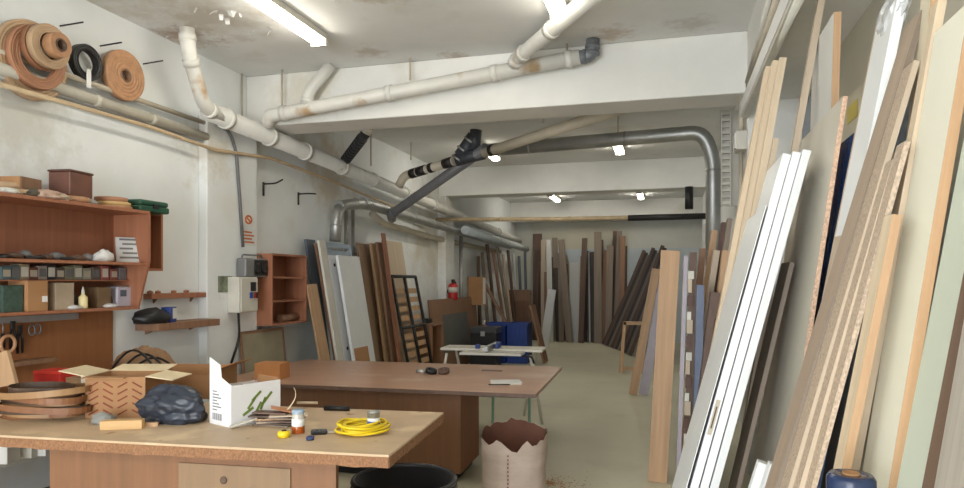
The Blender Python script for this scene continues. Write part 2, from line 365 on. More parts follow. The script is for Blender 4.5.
for u, X, lb_ in ((449, -4.22, 'thin steel riser between the far pilaster and fire extinguisher'), (461, -4.12, 'thin steel riser between fire extinguisher and tan cardboard')): pipe('riser_pipe', lb_, [pX(u, 232, X), Vector((*pX(u, 280, X).xy, .3))], .04, c_steel, group='risers by extinguisher', seg=8)
# conduits and trunking on the right
def ylin(px, X): return [pX(u, v, X) for u, v in px]
for k, (a, r, mm) in enumerate((((752, 95, 803, -8), .024, c_offw), ((750, 90, 788, -8), .022, c_offw), ((748, 86, 779, -8), .02, c_beigep), ((747, 82, 771, -8), .018, c_offw))):
    pipe('cable_conduit', ['thick pale conduit, lowest on the lintel over the lumber', 'steel conduit above the pale one on the lintel', 'second steel conduit on the lintel over the lumber', 'thin grey conduit, highest on the lintel'][k],
         ylin([(a[0], a[1]), (a[2], a[3])], .62 - r - .002), r, mm, cat='conduit', seg=8)
ztr = pX(760, 88, .60)
tr = thing('cable_trunking', 'wide white trunking along the lintel above leaning lumber', 'trunking', (0, 0, 0))
obj('channel', bx(.56, .618, 1.2, 6.1, 3.02, 3.16, bev=.006), c_offw, tr); obj('lid', bx(.553, .56, 1.2, 6.1, 3.035, 3.145), c_white, tr)
jb = thing('junction_box', 'white junction box with conduits on the right column', 'junction box', (XC, 6.3, 2.86))
obj('body', bx(-.09, -.001, -.1, .12, -.08, .08, bev=.006), c_offw, jb); obj('cover', bx(-.1, -.09, -.085, .105, -.065, .065), c_white, jb)
obj('conduit', tube(B(), [(-.04, 0, .08), (-.04, 0, .40)], .02, 8), c_beigep, jb); obj('conduit', tube(B(), [(-.04, .05, -.08), (-.04, .05, -1.1)], .018, 8), c_beigep, jb)
gr = thing('wall_louvre', 'tall pale louvred vent beside the bright duct', 'vent', (.62, 7.6, 2.45))
g0 = pY(721, 206, 7.6); g1 = pY(731, 110, 7.6)
gr.location = (g0.x, 7.6, g0.z); gw = g1.x - g0.x; gh = min(g1.z - g0.z, H - g0.z - .01)
obj('back', bx(0, .76 - g0.x, .03, .06, 0, gh), c_offw, gr)
for s in (0, gw - .012): obj('side_rail', bx(s, s + .012, -.03, .03, 0, gh), c_offw, gr)
for k in range(15): obj('slat', bx(.012, gw - .012, -.025, .028, gh * (k + .25) / 15, gh * (k + .7) / 15), c_offw, gr)
# ------------------------------------------------------------------ rolls on the left wall
def roll(name, label, u, v, X, R, r0, wdt, m, group=None, tilt=0, layers=5, core=None):
    p = pX(u, v, X); t = thing(name, label, 'roll', p, 0, group, rot=(tilt, math.radians(90), 0))
    n = layers; prof = [(r0, 0), (r0, wdt)]
    for k in range(n):
        a = r0 + (R - r0) * k / n; b_ = r0 + (R - r0) * (k + 1) / n; dz = random.uniform(-.05, .05) * wdt
        prof += [(a + .001, wdt + dz), (b_ - .002, wdt + dz), (b_ - .0015, wdt - .004)]
    prof += [(R, 0), (r0, 0)]
    obj('coil', lathe(B(), prof, 40), m, t)
    if core: obj('core', lathe(B(), [(r0 - .012, -.004), (r0 - .012, wdt + .004), (r0 - .001, wdt + .004), (r0 - .001, -.004), (r0 - .012, -.004)], 28), core, t)
    return t
r_tan = mat('tan edging', (186, 140, 104), .6, .12, (20, 20, 20)); r_pink = mat('pinkish edging', (176, 126, 96), .6, .1); r_beige = mat('beige edging', (198, 166, 132), .6, .1); r_br = mat('brown edging', (150, 104, 74), .6, .12)
roll('edging_roll', 'large beige edging roll hung behind the smaller rolls', 28, 61, -4.27, .27, .17, .05, r_beige, 'edging rolls on wall hooks')
roll('edging_roll', 'wide pinkish brown edging ring hung askew on wall', 34, 58, -4.215, .215, .14, .045, r_pink, 'edging rolls on wall hooks')
roll('edging_roll', 'brown edging roll between the wide ring and small rolls', 40, 48, -4.165, .155, .09, .04, r_br, 'edging rolls on wall hooks')
roll('edging_roll', 'pale medium edging roll stacked second from the front', 46, 47, -4.12, .15, .09, .05, r_beige, 'edging rolls on wall hooks')
roll('edging_roll', 'small tan edging roll with deep dark hole, frontmost', 53, 46, -4.065, .085, .045, .07, r_tan, 'edging rolls on wall hooks', core=w_dkbrown)
t = roll('tape_roll', 'black edging ring with a white paper tag', 83, 63, -4.25, .135, .085, .05, c_black, layers=3)
obj('tag', bx(.05, .19, -.02, .02, .052, .056), c_white, t)
roll('edging_roll', 'flat brown edging disc with small hole beside black ring', 121, 76, -4.25, .20, .055, .05, r_tan, 'edging rolls on wall hooks', core=w_brown)
for (u, v) in ((60, 26), (100, 46), (143, 64)):
    p = pX(u, v, XL); pipe('wall_nail', 'thin long nail sticking out of the wall for rolls', [p, p + Vector((.16, .05, .03))], .006, c_dark, cat='nail', group='nails for the rolls', seg=6)
# ------------------------------------------------------------------ left wall cabinet
Y0, Y1 = 2.3, 4.45; dT, dB = .35, .25
cab = thing('wall_cabinet', 'long reddish open wall cabinet crowded with rolls, boxes and tins', 'cabinet', (XL, 0, 0))
obj('top_shelf', bx(.001, dT, Y0, Y1, 2.175, 2.2, bev=.003), w_shelf, cab)
obj('middle_shelf', bx(.02, dT - .015, Y0, Y1 - .022, 1.775, 1.795), w_shelf, cab)
obj('bottom_shelf', bx(.001, dB, Y0, Y1, 1.43, 1.452, bev=.003), w_shelf, cab)
obj('back', bx(.001, .016, Y0, Y1 - .022, 1.452, 2.175), w_shelfi, cab)
MX = Matrix(((1, 0, 0, 0), (0, 0, 1, 0), (0, 1, 0, 0), (0, 0, 0, 1)))
obj('side_panel', prism(B(), [(.001, 1.452), (dB, 1.452), (dT, 1.80), (dT, 2.175), (.001, 2.175)], Y1 - .022, Y1, MX), w_shelf, cab)
side = thing('side_cabinet', 'narrow reddish cabinet end beside the long wall cabinet', 'cabinet', (XL, 0, 0))
a = pX(163, 214, -4.08); b_ = pX(163, 271, -4.08)
obj('side_panel', bx(.001, .22, a.y - .02, a.y, b_.z, a.z), w_shelf, side); obj('back', bx(.001, .015, Y1 + .002, a.y - .02, b_.z, a.z), w_shelfi, side)
obj('top', bx(.001, .22, Y1 + .002, a.y - .02, a.z - .02, a.z), w_shelf, side); obj('bottom', bx(.001, .22, Y1 + .002, a.y - .02, b_.z, b_.z + .02), w_shelf, side)
p = pX(113, 310, XL + .02)
pb_ = thing('tool_board', 'brown tool backboard on the wall under the long cabinet', 'tool board', (XL, 0, 0))
obj('board', bx(.001, .02, 2.3, p.y, .62, 1.43), wood('tool board', (150, 98, 60), .08), pb_)
a = pX(0, 321, XL + .04); b_ = pX(78, 317, XL + .04)
obj('magnet_strip', bx(.02, .045, 2.4, b_.y, a.z - .02, a.z + .025), mat('strip grey', (150, 148, 146), .5, .1), pb_)
a = pX(54, 357, XL + .1)
obj('ledge', bx(.02, .13, 2.4, a.y, a.z - .03, a.z), w_brown, pb_)
# hand tools on the strip
for k, (u, v, kind) in enumerate(((3, 338, 's'), (13, 336, 'p'), (20, 340, 'p'), (32, 330, 'c'), (38, 329, 'c'))):
    p = pX(u, v, XL + .06)
    if kind == 'p':
        t = thing('pliers', 'dark handled pliers hanging on the tool strip', 'pliers', p, 0, 'pliers on the tool strip')
        for s in (-1, 1): obj('handle', tube(B(), [(0, s * .006, .05), (0, s * .02, 0), (0, s * .016, -.09)], [.007, .009, .008], 8), c_black, t)
        obj('jaw', bx(-.008, .008, -.014, .014, .045, .10, bev=.003), c_dark, t)
    elif kind == 's':
        t = thing('screwdriver', 'screwdriver with dark handle on the tool strip', 'screwdriver', p)
        obj('handle', tube(B(), [(0, 0, .03), (0, 0, -.07)], .014, 8), c_black, t); obj('shaft', tube(B(), [(0, 0, .03), (0, 0, .10)], .004, 6), c_steel, t)
    else:
        t = tube(B(), [(0, .025 * math.cos(6.283 * i / 16), .035 * math.sin(6.283 * i / 16)) for i in range(16)], .005, 6, closed=True)
        tag(obj('ring_clamp', t, c_grey, loc=p), 'small metal ring clamp hanging under the tool strip', 'clamp', 'ring clamps on tool board')
p = pX(8, 344, XL + .09)
tag(obj('tape_ring', tube(B(), [(0, .05 * math.cos(6.283 * i / 20), .055 * math.sin(6.283 * i / 20)) for i in range(20)], .012, 8, closed=True), r_tan, loc=p), 'tan tape ring hanging among the pliers', 'tape')
# ---- things on top of the wall cabinet
ZT = 2.2
def on_top(u, X): q = pX(u, 200, X); return Vector((X, q.y, ZT))
def flatroll(label, u, X, R, r0, h, m, z=0, group='flat rolls on the wall cabinet'):
    p = on_top(u, X); p.z += z
    t = thing('veneer_roll', label, 'roll', p, 0, group)
    obj('coil', lathe(B(), [(r0, 0), (r0, h), (r0 + (R - r0) * .3, h * 1.01), (r0 + (R - r0) * .6, h * .98), (R, h), (R, 0), (r0, 0)], 30), m, t)
flatroll('pale edging roll lying under the small brown box', 14, -4.1, .12, .05, .04, r_beige)
flatroll('pale edging roll lying on top of another, beside the box', 4, -4.12, .10, .05, .04, r_beige, .04)
flatroll('tan edging roll lying flat under the brown pot', 67, -4.12, .14, .05, .045, r_tan)
flatroll('tan edging roll at the foot of a roll stack near green case', 112, -4.13, .14, .05, .022, r_tan)
flatroll('yellowish edging roll in the middle of the stack near green case', 112, -4.13, .13, .05, .03, mat('yellowish edging', (212, 178, 122), .6, .1), .022)
flatroll('pinkish edging roll on top of the stack near green case', 111, -4.13, .115, .05, .035, r_pink, .052)
p = on_top(21, -4.1); t = thing('small_box', 'small open brown box on a flat roll over the cabinet', 'box', p + Vector((0, 0, .04)), .2)
obj('tray', bx(-.07, .07, -.09, .09, 0, .012), c_card, t)
for s in (-1, 1): obj('side', bx(s * .07 - .004, s * .07 + .004, -.09, .09, .012, .085), w_brown, t); obj('end', bx(-.066, .066, s * .09 - .004, s * .09 + .004, .012, .085), c_card, t)
p = on_top(71, -4.12); t = thing('metal_pot', 'brown square tin with a bent handle on flat roll', 'tin', p + Vector((0, 0, .046)), .12)
obj('body', bx(-.085, .085, -.11, .11, 0, .17, bev=.008), mat('brown tin', (112, 74, 62), .5, .15, (6, 6, 6)), t); obj('lid', bx(-.09, .09, -.115, .115, .17, .185, bev=.004), mat('brown tin lid', (94, 60, 50), .5, .12), t)
obj('handle', tube(B(), fillet([(0, .11, .16), (0, .16, .17), (0, .165, .12)], .03), .009, 8), c_dark, t)
t = thing('tool_case', 'dark green plastic tool case on the cabinet end', 'case', Vector((-4.13, on_top(147, -4.1).y - .03, ZT)), 0)
obj('lower_shell', bx(-.14, .14, -.16, .16, 0, .05, bev=.012), mat('green plastic', (38, 82, 62), .5, .12), t); obj('upper_shell', bx(-.135, .135, -.155, .155, .052, .095, bev=.015), mat('green plastic', (0, 0, 0)), t)
obj('latch', bx(.14, .148, -.03, .03, .03, .065), c_black, t)
pile = ((24, -4.03, (70, 66, 62), .09, 'dark crumpled cloth strip on the cabinet edge'), (33, -4.02, (96, 88, 74), .1, 'olive crumpled rag on the cabinet edge'), (48, -4.0, (190, 160, 142), .11, 'pale pink crumpled paper on the cabinet edge'), (58, -4.0, (196, 178, 158), .09, 'beige crumpled paper beside the pink one on cabinet'), (8, -4.0, (220, 218, 210), .07, 'white rounded cup lying on the cabinet edge'), (88, -4.05, (150, 146, 140), .08, 'grey crumpled foil beside the brown tin'))
def crumple(name, label, cat, p, sx, sy, sz, m, seed=0, rz=0, sub=3, amp=.35, freq=2.2, group=None, flat=True):
    b = B(); bmesh.ops.create_icosphere(b, subdivisions=sub, radius=1)
    for v in b.verts:
        n = mnoise.noise(v.co * freq + Vector((seed * 3.7, seed, 0))) * amp + mnoise.noise(v.co * freq * 2.7 + Vector((seed, 9, 0))) * amp * .5
        c = v.co * (1 + n); c.z = max(c.z, -.55) if flat else c.z
        v.co = Vector((c.x * sx, c.y * sy, (c.z + .55) * sz / 1.55))
    for f in b.faces: f.smooth = True
    return tag(obj(name, b, m, loc=p, rot=(0, 0, rz)), label, cat, group)
for k, (u, X, rgb, s, lab) in enumerate(pile):
    crumple('rag' if k < 2 else 'crumpled_paper', lab, 'rag' if k < 2 else 'paper', on_top(u, X), s * .6, s, s * .55, mat('pile %d' % k, rgb, .8, .15, (20, 20, 20)), k)
# ---- middle shelf
ZM = 1.795
def on_shelf(u, X, Z): q = pX(u, 260, X); return Vector((X, q.y, Z))
t = thing('calendar_pad', 'grey white printed pad leaning in the end of middle shelf', 'pad', on_shelf(131, -4.08, ZM), 0, rot=(0, math.radians(-10), -.6))
cp = obj('pad', bx(-.014, .014, -.105, .085, 0, .20, bev=.003), mat('pad grey', (196, 196, 196), .6, .05), t)
for i in range(5): obj('print_line', bx(.0145, .016, -.08 + .02 * (i % 2), .075 - .03 * (i % 3), .03 + i * .036, .045 + i * .036), mat('pad print', (120, 118, 116), .6, .1), cp)
crumple('crumpled_foil', 'white crumpled plastic bag at the end of middle shelf', 'bag', on_shelf(103, -4.08, ZM), .06, .08, .09, c_white, 21)
for k in range(9):
    u = 4 + k * 10.5
    crumple('small_part', ['dark metal fitting lying on the middle cabinet shelf', 'brown metal fitting lying on the middle cabinet shelf', 'grey metal fitting lying on the middle cabinet shelf'][k % 3], 'fitting', on_shelf(u, -4.05 - .03 * (k % 3), ZM), .03, .055 + .02 * (k % 2), .03 + .015 * (k % 3), [c_dark, w_dkbrown, c_grey][k % 3], k + 30, sub=2, group='fittings on the middle shelf (%s)' % ['dark', 'brown', 'grey'][k % 3])
# small boxes in a hanging row under the middle shelf
rowc = [(96, 120, 124), (92, 106, 108), (150, 136, 110), (112, 70, 62), (160, 150, 138), (58, 60, 64), (92, 82, 76), (140, 138, 112), (134, 136, 118), (150, 148, 136), (104, 96, 86), (170, 96, 92), (148, 84, 80), (128, 122, 128)]
rown = ['blue grey', 'slate', 'khaki', 'maroon', 'beige', 'black', 'brown', 'olive', 'sage', 'pale grey', 'umber', 'pink', 'brick red', 'mauve']
rk = thing('drawer_rail', 'thin rail under the middle shelf carrying small tins', 'shelf', (XL, 0, 0))
obj('rail', bx(.02, .17, Y0, Y1 - .022, 1.652, 1.662), w_shelf, rk)
for k, rgb in enumerate(rowc):
    p = on_shelf(2 + k * 9.0, -4.19, 1.662); t = thing('small_tin', '%s little tin in the row under the middle shelf' % rown[k], 'tin', p, 0, 'row of small tins')
    hh = .085 + .02 * ((k * 7) % 3) / 2; mm = mat('tin %d' % k, rgb, .5, .1)
    obj('body', bx(-.04, .04, -.037, .037, 0, hh, bev=.004), mm, t); obj('paper_label', bx(.0405, .042, -.026, .026, .02, hh - .02), [c_beigep, c_grey, c_offw][k % 3], t)
# ---- bottom shelf
ZBt = 1.452
def carton(name, label, p, sx, sy, sz, m, lid=True, rz=0, strip=None):
    t = thing(name, label, 'box', p, rz); obj('body', bx(-sx / 2, sx / 2, -sy / 2, sy / 2, 0, sz, bev=.003), m, t)
    for s in (-1, 1): obj('flap', bx(-sx / 2, sx / 2, .002 if s > 0 else -sy / 2, sy / 2 if s > 0 else -.002, sz, sz + .004), m, t)
    if strip: obj('label', bx(sx / 2 + .0005, sx / 2 + .0025, *strip), c_white, t)
    return t
carton('carton', 'dark green patterned carton on the lowest cabinet shelf', on_shelf(5, -4.17, ZBt), .14, .14, .17, mat('green carton', (66, 88, 78), .6, .25, (30, 30, 30)))
carton('carton', 'brown cardboard carton with white sticker on lowest shelf', on_shelf(28, -4.16, ZBt), .17, .15, .20, c_card, strip=(.03, .07, .06, .10))
carton('carton', 'greyish beige carton in two tiers on the lowest shelf', on_shelf(56, -4.17, ZBt), .16, .15, .185, mat('greige carton', (176, 158, 136), .8, .06))
carton('carton', 'dull brown box near the lowest shelf end', on_shelf(97, -4.18, ZBt), .14, .12, .15, mat('dull brown carton', (122, 98, 72), .8, .1))
t = thing('paint_tin', 'lilac white tin with dark label on lowest shelf', 'tin', on_shelf(121, -4.17, ZBt), 0)
obj('body', bx(-.05, .05, -.09, .09, 0, .155, bev=.01), mat('lilac tin', (196, 192, 208), .4, .05), t); obj('paper_label', bx(.0505, .053, -.06, .0, .08, .13), w_slate, t); obj('lid', bx(-.045, .045, -.085, .085, .155, .163), c_steel, t)
t = thing('glue_bottle', 'cream plastic glue bottle with nozzle on lowest shelf', 'bottle', on_shelf(83, -4.1, ZBt), 0)
obj('body', lathe(B(), [(0, 0), (.028, 0), (.03, .01), (.03, .085), (.014, .10), (.012, .112), (0, .112)], 18), mat('cream plastic', (226, 210, 158), .45, .04), t); obj('nozzle', lathe(B(), [(.012, .112), (.01, .13), (.004, .16), (0, .16)], 12), c_offw, t)
for k, (u, rgb, lab) in enumerate(((72, (70, 56, 50), 'dark crumpled bag behind the glue bottle'), (107, (92, 74, 66), 'dark brown jar between carton and lilac tin'), (110, (210, 208, 206), 'white small tube lying before the lilac tin'), (74, (196, 196, 196), 'silver wrap lying beside the glue bottle'))):
    crumple('small_item', lab, 'item', on_shelf(u, -4.2 if k < 2 else -4.09, ZBt), .04, .06, (.12, .11, .03, .03)[k], mat('si%d' % k, rgb, .5, .15), 50 + k, sub=2)
# ------------------------------------------------------------------ left wall further on
def wallshelf(name, label, px0, px1, depth, th, m, vz):
    a = pX(px0, vz, XL + depth); a.y = pX(px0, vz, XL).y; b_ = pX(px1, vz, XL + depth)
    t = thing(name, label, 'shelf', (XL, 0, 0)); obj('board', bx(.001, depth, a.y, b_.y, a.z - th, a.z, bev=.003), m, t)
    for y in (a.y + .12, b_.y - .12): obj('bracket', prism(B(), [(.001, a.z - th), (depth * .4, a.z - th), (.001, a.z - th - .04)], y - .01, y + .01, MX), w_brown, t)
    return a, b_
a, b_ = wallshelf('narrow_shelf', 'narrow brown wall ledge with small bits above the bag shelf', 143, 207, .09, .045, w_shelf, 294)
for k, u in enumerate((150, 158, 174, 186)): 
    p = pX(u, 294, XL + .05); crumple('small_offcut', 'tiny wood offcut lying on the narrow wall ledge', 'offcut', Vector((XL + .05, p.y, a.z)), .02, .035, .03, w_shelf, 60 + k, sub=1, group='offcuts on the narrow ledge')
p = pX(152, 294, XL + .05); t = thing('spray_can', 'slim grey can standing on the narrow wall ledge', 'can', Vector((XL + .03, p.y - .1, a.z)))
obj('body', lathe(B(), [(0, 0), (.017, 0), (.017, .07), (.009, .082), (0, .082)], 12), c_steel, t); obj('cap', lathe(B(), [(.009, .082), (.009, .1), (0, .1)], 10), c_grey, t)
a, b_ = wallshelf('thick_shelf', 'thick brown wall shelf holding black bag and blue box', 135, 220, .24, .06, w_brown, 326)
p = pX(150, 326, XL + .13)
crumple('tool_bag', 'black soft tool bag lying on the thick wall shelf', 'bag', Vector((XL + .13, p.y + .02, a.z)), .11, .17, .13, c_black, 70, amp=.18)
p = pX(169, 326, XL + .15); t = thing('screw_box', 'blue and white little box beside the black bag', 'box', Vector((XL + .15, p.y, a.z)), .3)
obj('body', bx(-.04, .04, -.06, .06, 0, .13, bev=.003), c_blue, t); obj('front_label', bx(.0405, .0425, -.02, .055, .03, .12), c_white, t)
# electric box, radio, notices
p0, p1 = pX(232, 276, -4.06), pX(258, 313, -4.06)
yc = (p0.y + p1.y) / 2
eb = thing('electric_box', 'pale grey electric box with dark meter window and switches', 'electric box', (XL + .10, 0, 0))
zb, zt = pX(240, 313, -4.06).z, pX(240, 277, -4.06).z; y0, y1 = pX(236, 290, XL + .2).y, p1.y
obj('body', bx(.001, .135, y0, y1, zb, zt, bev=.008), c_offw, eb); ed_ = obj('door', bx(.136, .148, y0 + .02, y1 - .015, zb + .015, zt - .015, bev=.004), c_offw, eb)
obj('meter_window', bx(.149, .153, y0 + (y1 - y0) * .55, y1 - .05, zb + (zt - zb) * .6, zt - .05), c_black, ed_)
for k in range(4): obj('switch', bx(.149, .165, y0 + (y1 - y0) * (.5 + .11 * k), y0 + (y1 - y0) * (.57 + .11 * k), zb + .14, zb + .20), [c_blue, c_grey, c_red, c_black][k], ed_)
obj('cable', tube(B(), fillet([(.06, yc, zb), (.06, yc + .02, zb - .25), (.02, yc - .06, zb - .5)], .1), .012, 8), c_dark, eb)
yc = (y0 + y1) / 2
ra = thing('radio', 'silver and black portable radio standing on the electric box', 'radio', (XL + .10, pX(258, 264, -4.02).y + .06, zt), 0)
obj('body', bx(.02, .13, -.19, .19, 0, .19, bev=.015), mat('radio grey', (120, 120, 120), .4, .05), ra)
fp_ = obj('front_panel', bx(.131, .136, -.05, .18, .015, .175), c_black, ra)
for y in (.0, .12): obj('speaker', lathe(B(), [(0, 0), (.05, 0), (.055, .008), (.04, .012), (.012, .004), (0, .006)], 20, Matrix.Translation((.136, y, .09)) @ Matrix.Rotation(math.pi / 2, 4, 'Y')), c_dark, fp_)
obj('handle', tube(B(), fillet([(.07, -.17, .18), (.07, -.16, .225), (.07, .16, .225), (.07, .17, .18)], .03), .008, 8), c_grey, ra)
X_ = XL + .102
for lab, (u0, v0, u1, v1), marks in (('white notice with a red symbol on the pilaster', (242, 211, 254, 228), 0), ('white notice with orange printed lines below the red symbol', (241, 228, 255, 246), 1)):
    a, b_ = pX(u0, v0, X_), pX(u1, v1, X_)
    n = thing('notice', lab, 'notice', (X_, a.y, b_.z)); hh = a.z - b_.z; ww = b_.y - a.y
    n = obj('sheet', bx(0, .003, 0, ww, 0, hh), c_white, n)
    mr_ = mat('orange print', (206, 118, 70), .6, .1)
    if marks == 0: obj('symbol', tube(B(), [(.005, ww / 2 + .25 * ww * math.cos(i * .393), hh / 2 + .25 * hh * math.sin(i * .393)) for i in range(16)], .010, 6, closed=True), mr_, n); obj('symbol_bar', tube(B(), [(.005, ww * .3, hh * .7), (.005, ww * .7, hh * .3)], .010, 6), mr_, n)
    else:
        for k in range(4): obj('text_line', bx(.003, .005, ww * .1, ww * (.9 - .15 * (k % 2)), hh * (.15 + .2 * k), hh * (.25 + .2 * k)), mr_, n)
a, b_ = pX(218, 276, X_), pX(232, 292, X_)
n = thing('small_picture', 'small greenish picture pinned beside the electric box', 'picture', (X_, a.y, b_.z))
obj('sheet', bx(0, .004, 0, b_.y - a.y, 0, a.z - b_.z), mat('picture print', (134, 142, 118), .6, .5, (9, 9, 9)), n); obj('caption', bx(0, .003, .02, b_.y - a.y, -.07, -.01), c_white, n)
for (u, v) in ((263, 184), (298, 194)):
    p = pX(u, v, XL); t = thing('wall_hook', 'black bent metal bracket on bare left wall', 'hook', p, 0, 'bent brackets on left wall')
    obj('plate', bx(.001, .012, -.012, .012, -.13, .02), c_black, t); obj('arm', tube(B(), fillet([(.01, 0, .0), (.12, .06, .01), (.17, .12, .06 if u < 280 else .01)], .04), .009, 8), c_black, t)
# open cabinet with three compartments
a, b_ = pX(258, 252, -4.02), pX(307, 322, -4.02); bz = pX(307, 252, -4.02)
cb = thing('open_cabinet', 'reddish open wall cabinet with three bare compartments', 'cabinet', (XL, 0, 0))
y0, y1, z0, z1 = a.y + .25, b_.y, b_.z, pX(283, 254, -4.02).z
for nm, q in (('top', (.001, .28, y0, y1, z1 - .02, z1)), ('bottom', (.001, .28, y0, y1, z0, z0 + .02)), ('back', (.001, .014, y0 + .02, y1 - .02, z0 + .02, z1 - .02))): obj(nm, bx(*q), w_shelf if nm != 'back' else w_shelfi, cb)
for y in (y0, y1 - .02): obj('side_panel', bx(.001, .28, y, y + .02, z0 + .02, z1 - .02), w_shelf, cb)
for k in (1, 2): obj('shelf', bx(.014, .27, y0 + .02, y1 - .02, z0 + (z1 - z0) * k / 3 - .01, z0 + (z1 - z0) * k / 3 + .01), w_shelf, cb)
tag(obj('pipe_offcut', tube(B(), [(XL + .18, y0 + .3, z0 + .06), (XL + .16, y0 + .75, z0 + .06)], .04, 10), w_brown), 'round brown offcut lying in the lowest open compartment', 'offcut')
# dark curved strip
p = [pX(u, v, XL + .06) for u, v in ((225, 316), (224, 328), (227, 342), (234, 354), (240, 362))]
bb = B()
pr = None
for q in p:
    r_ = [bb.verts.new(q + Vector((dx, dy, 0))) for dx, dy in ((0, -.04), (0, .04), (.02, .04), (.02, -.04))]
    if pr:
        for i in range(4): bb.faces.new((pr[i], pr[(i + 1) % 4], r_[(i + 1) % 4], r_[i]))
    else: bb.faces.new(r_)
    pr = r_
bb.faces.new(pr); tag(obj('curved_strip', bb, c_dark), 'dark curved rubber strip hanging against wall below the picture', 'strip')
# ------------------------------------------------------------------ workbenches
ZA, ZC = .90, .78
m_top = mat('worn bench top', (190, 164, 134), .5, .10, (3, 3, 3), spots=[((214, 190, 156), 3.2, .58, .1), ((150, 112, 80), 9, .66, .06)])
m_body = wood('bench body', (132, 92, 63), .08)
af, ab = pZ(389, 455, ZA), pZ(443, 413, ZA)
wb = thing('workbench', 'cluttered near workbench with a chipped board top', 'workbench', (af.x, af.y, 0), math.atan2(-(ab.x - af.x), ab.y - af.y))
print('bench', af, ab, math.degrees(wb.rotation_euler.z))
# local x runs to -2.6 (left), y 0..0.97
obj('tabletop', bx(-2.36, 0, 0, .97, ZA - .012, ZA, bev=.003), m_top, wb)
ed = B(); n = 60
for side in range(2):
    pr = None
    for i in range(n + 1):
        t_ = i / n; d = .006 * mnoise.noise(Vector((t_ * 40, side * 9, 0))) ; zz = ZA - .058 - .010 * max(0, mnoise.noise(Vector((t_ * 22, 3 + side, 1))))
        pts = [(-2.36 + 2.36 * t_, .004 + d) if side == 0 else (-.004 - d, .97 * t_)][0]
        q = [ed.verts.new((pts[0], pts[1], ZA - .012)), ed.verts.new((pts[0], pts[1], zz)), ed.verts.new((pts[0] - (.05 if side else 0), pts[1] + (0 if side else .05), zz)), ed.verts.new((pts[0] - (.05 if side else 0), pts[1] + (0 if side else .05), ZA - .012))]
        if pr:
            for k in range(4): ed.faces.new((pr[k], pr[(k + 1) % 4], q[(k + 1) % 4], q[k]))
        else: ed.faces.new(q)
        pr = q
    ed.faces.new(pr)
obj('chipped_edge', ed, ch_dark, wb)
obj('core_board', bx(-2.31, -.05, .05, .92, ZA - .055, ZA - .012), ch_dark, wb)
xl_, xr_ = pY(57, 460, 2.72).x - af.x, pY(339, 465, 2.82).x - af.x
obj('front_panel', bx(xl_, xr_, .09, .12, .06, ZA - .056), m_body, wb)
obj('patch_board', bx(xl_ + .72, xr_ - .22, .082, .09, .35, .79), wood('patch board', (134, 108, 82), .06), wb)
obj('patch_hole', lathe(B(), [(0, 0), (.018, 0), (.018, .004), (.012, .004), (0, .001)], 16, Matrix.Translation((-.84, .082, .72)) @ Matrix.Rotation(math.pi / 2, 4, 'X')), w_dkbrown, wb)
obj('side_panel', bx(xl_, xl_ + .03, .12, .88, .0, ZA - .056), m_body, wb); obj('side_panel', bx(-.95, -.92, .12, .88, 0, ZA - .056), m_body, wb)
obj('back_panel', bx(xl_, -.92, .85, .88, .06, ZA - .056), m_body, wb)
obj('plinth', bx(xl_ + .02, xr_ - .04, .10, .13, 0, .06), w_dkbrown, wb)
for x in (-2.35, ): 
    for y in (.08, .86): obj('leg', bx(x, x + .07, y, y + .07, 0, ZA - .056), m_body, wb)
# second table
fr, br, fl_ = pZ(536, 394, ZC), pZ(562, 367, ZC), pZ(280, 385.5, ZC)
print('table', fr, br, fl_)
T2 = thing('assembly_table', 'big reddish brown veneered table on box base, papers on it', 'table', (fr.x, fr.y, 0), math.atan2(fr.y - fl_.y, fr.x - fl_.x) * .5)
d2 = (br - fr).length
m_t2 = mat('table veneer', (190, 150, 126), .32, .09, (1.5, 8, 8), spots=[((206, 180, 160), 1.6, .56, .12)])
obj('tabletop', bx(-2.85, 0, 0, d2, ZC - .03, ZC, bev=.003), m_t2, T2)
obj('edge_band', bx(-2.85, .002, -.003, 0, ZC - .032, ZC - .002), w_red, T2)
bf = pZ(462, 474, .07)
obj('base_panel', bx(-2.6, -.65, .17, .19, .07, ZC - .03), m_body, T2); obj('base_end', bx(-.67, -.65, .19, .8, .07, ZC - .03), wood('base end', (150, 94, 58), .08), T2)
obj('base_back', bx(-2.6, -.67, .78, .8, .07, ZC - .03), m_body, T2); obj('base_end', bx(-2.6, -2.58, .19, .78, .07, ZC - .03), m_body, T2)
obj('plinth', bx(-2.55, -.70, .22, .76, 0, .07), c_black, T2)
# trestle with green legs beside the table base
g = thing('trestle', 'thin pale green metal trestle under the table end', 'trestle', (-1.35, 5.75, 0), .1)
gm = mat('green metal', (120, 156, 132), .5, .1)
for x in (-.16, .16): obj('leg', tube(B(), [(x, 0, 0), (x, .05, .72)], .012, 8), gm, g)
for z in (.25, .70): obj('crossbar', tube(B(), [(-.17, .02 if z < .5 else .05, z), (.17, .02 if z < .5 else .05, z)], .012, 8), gm, g)
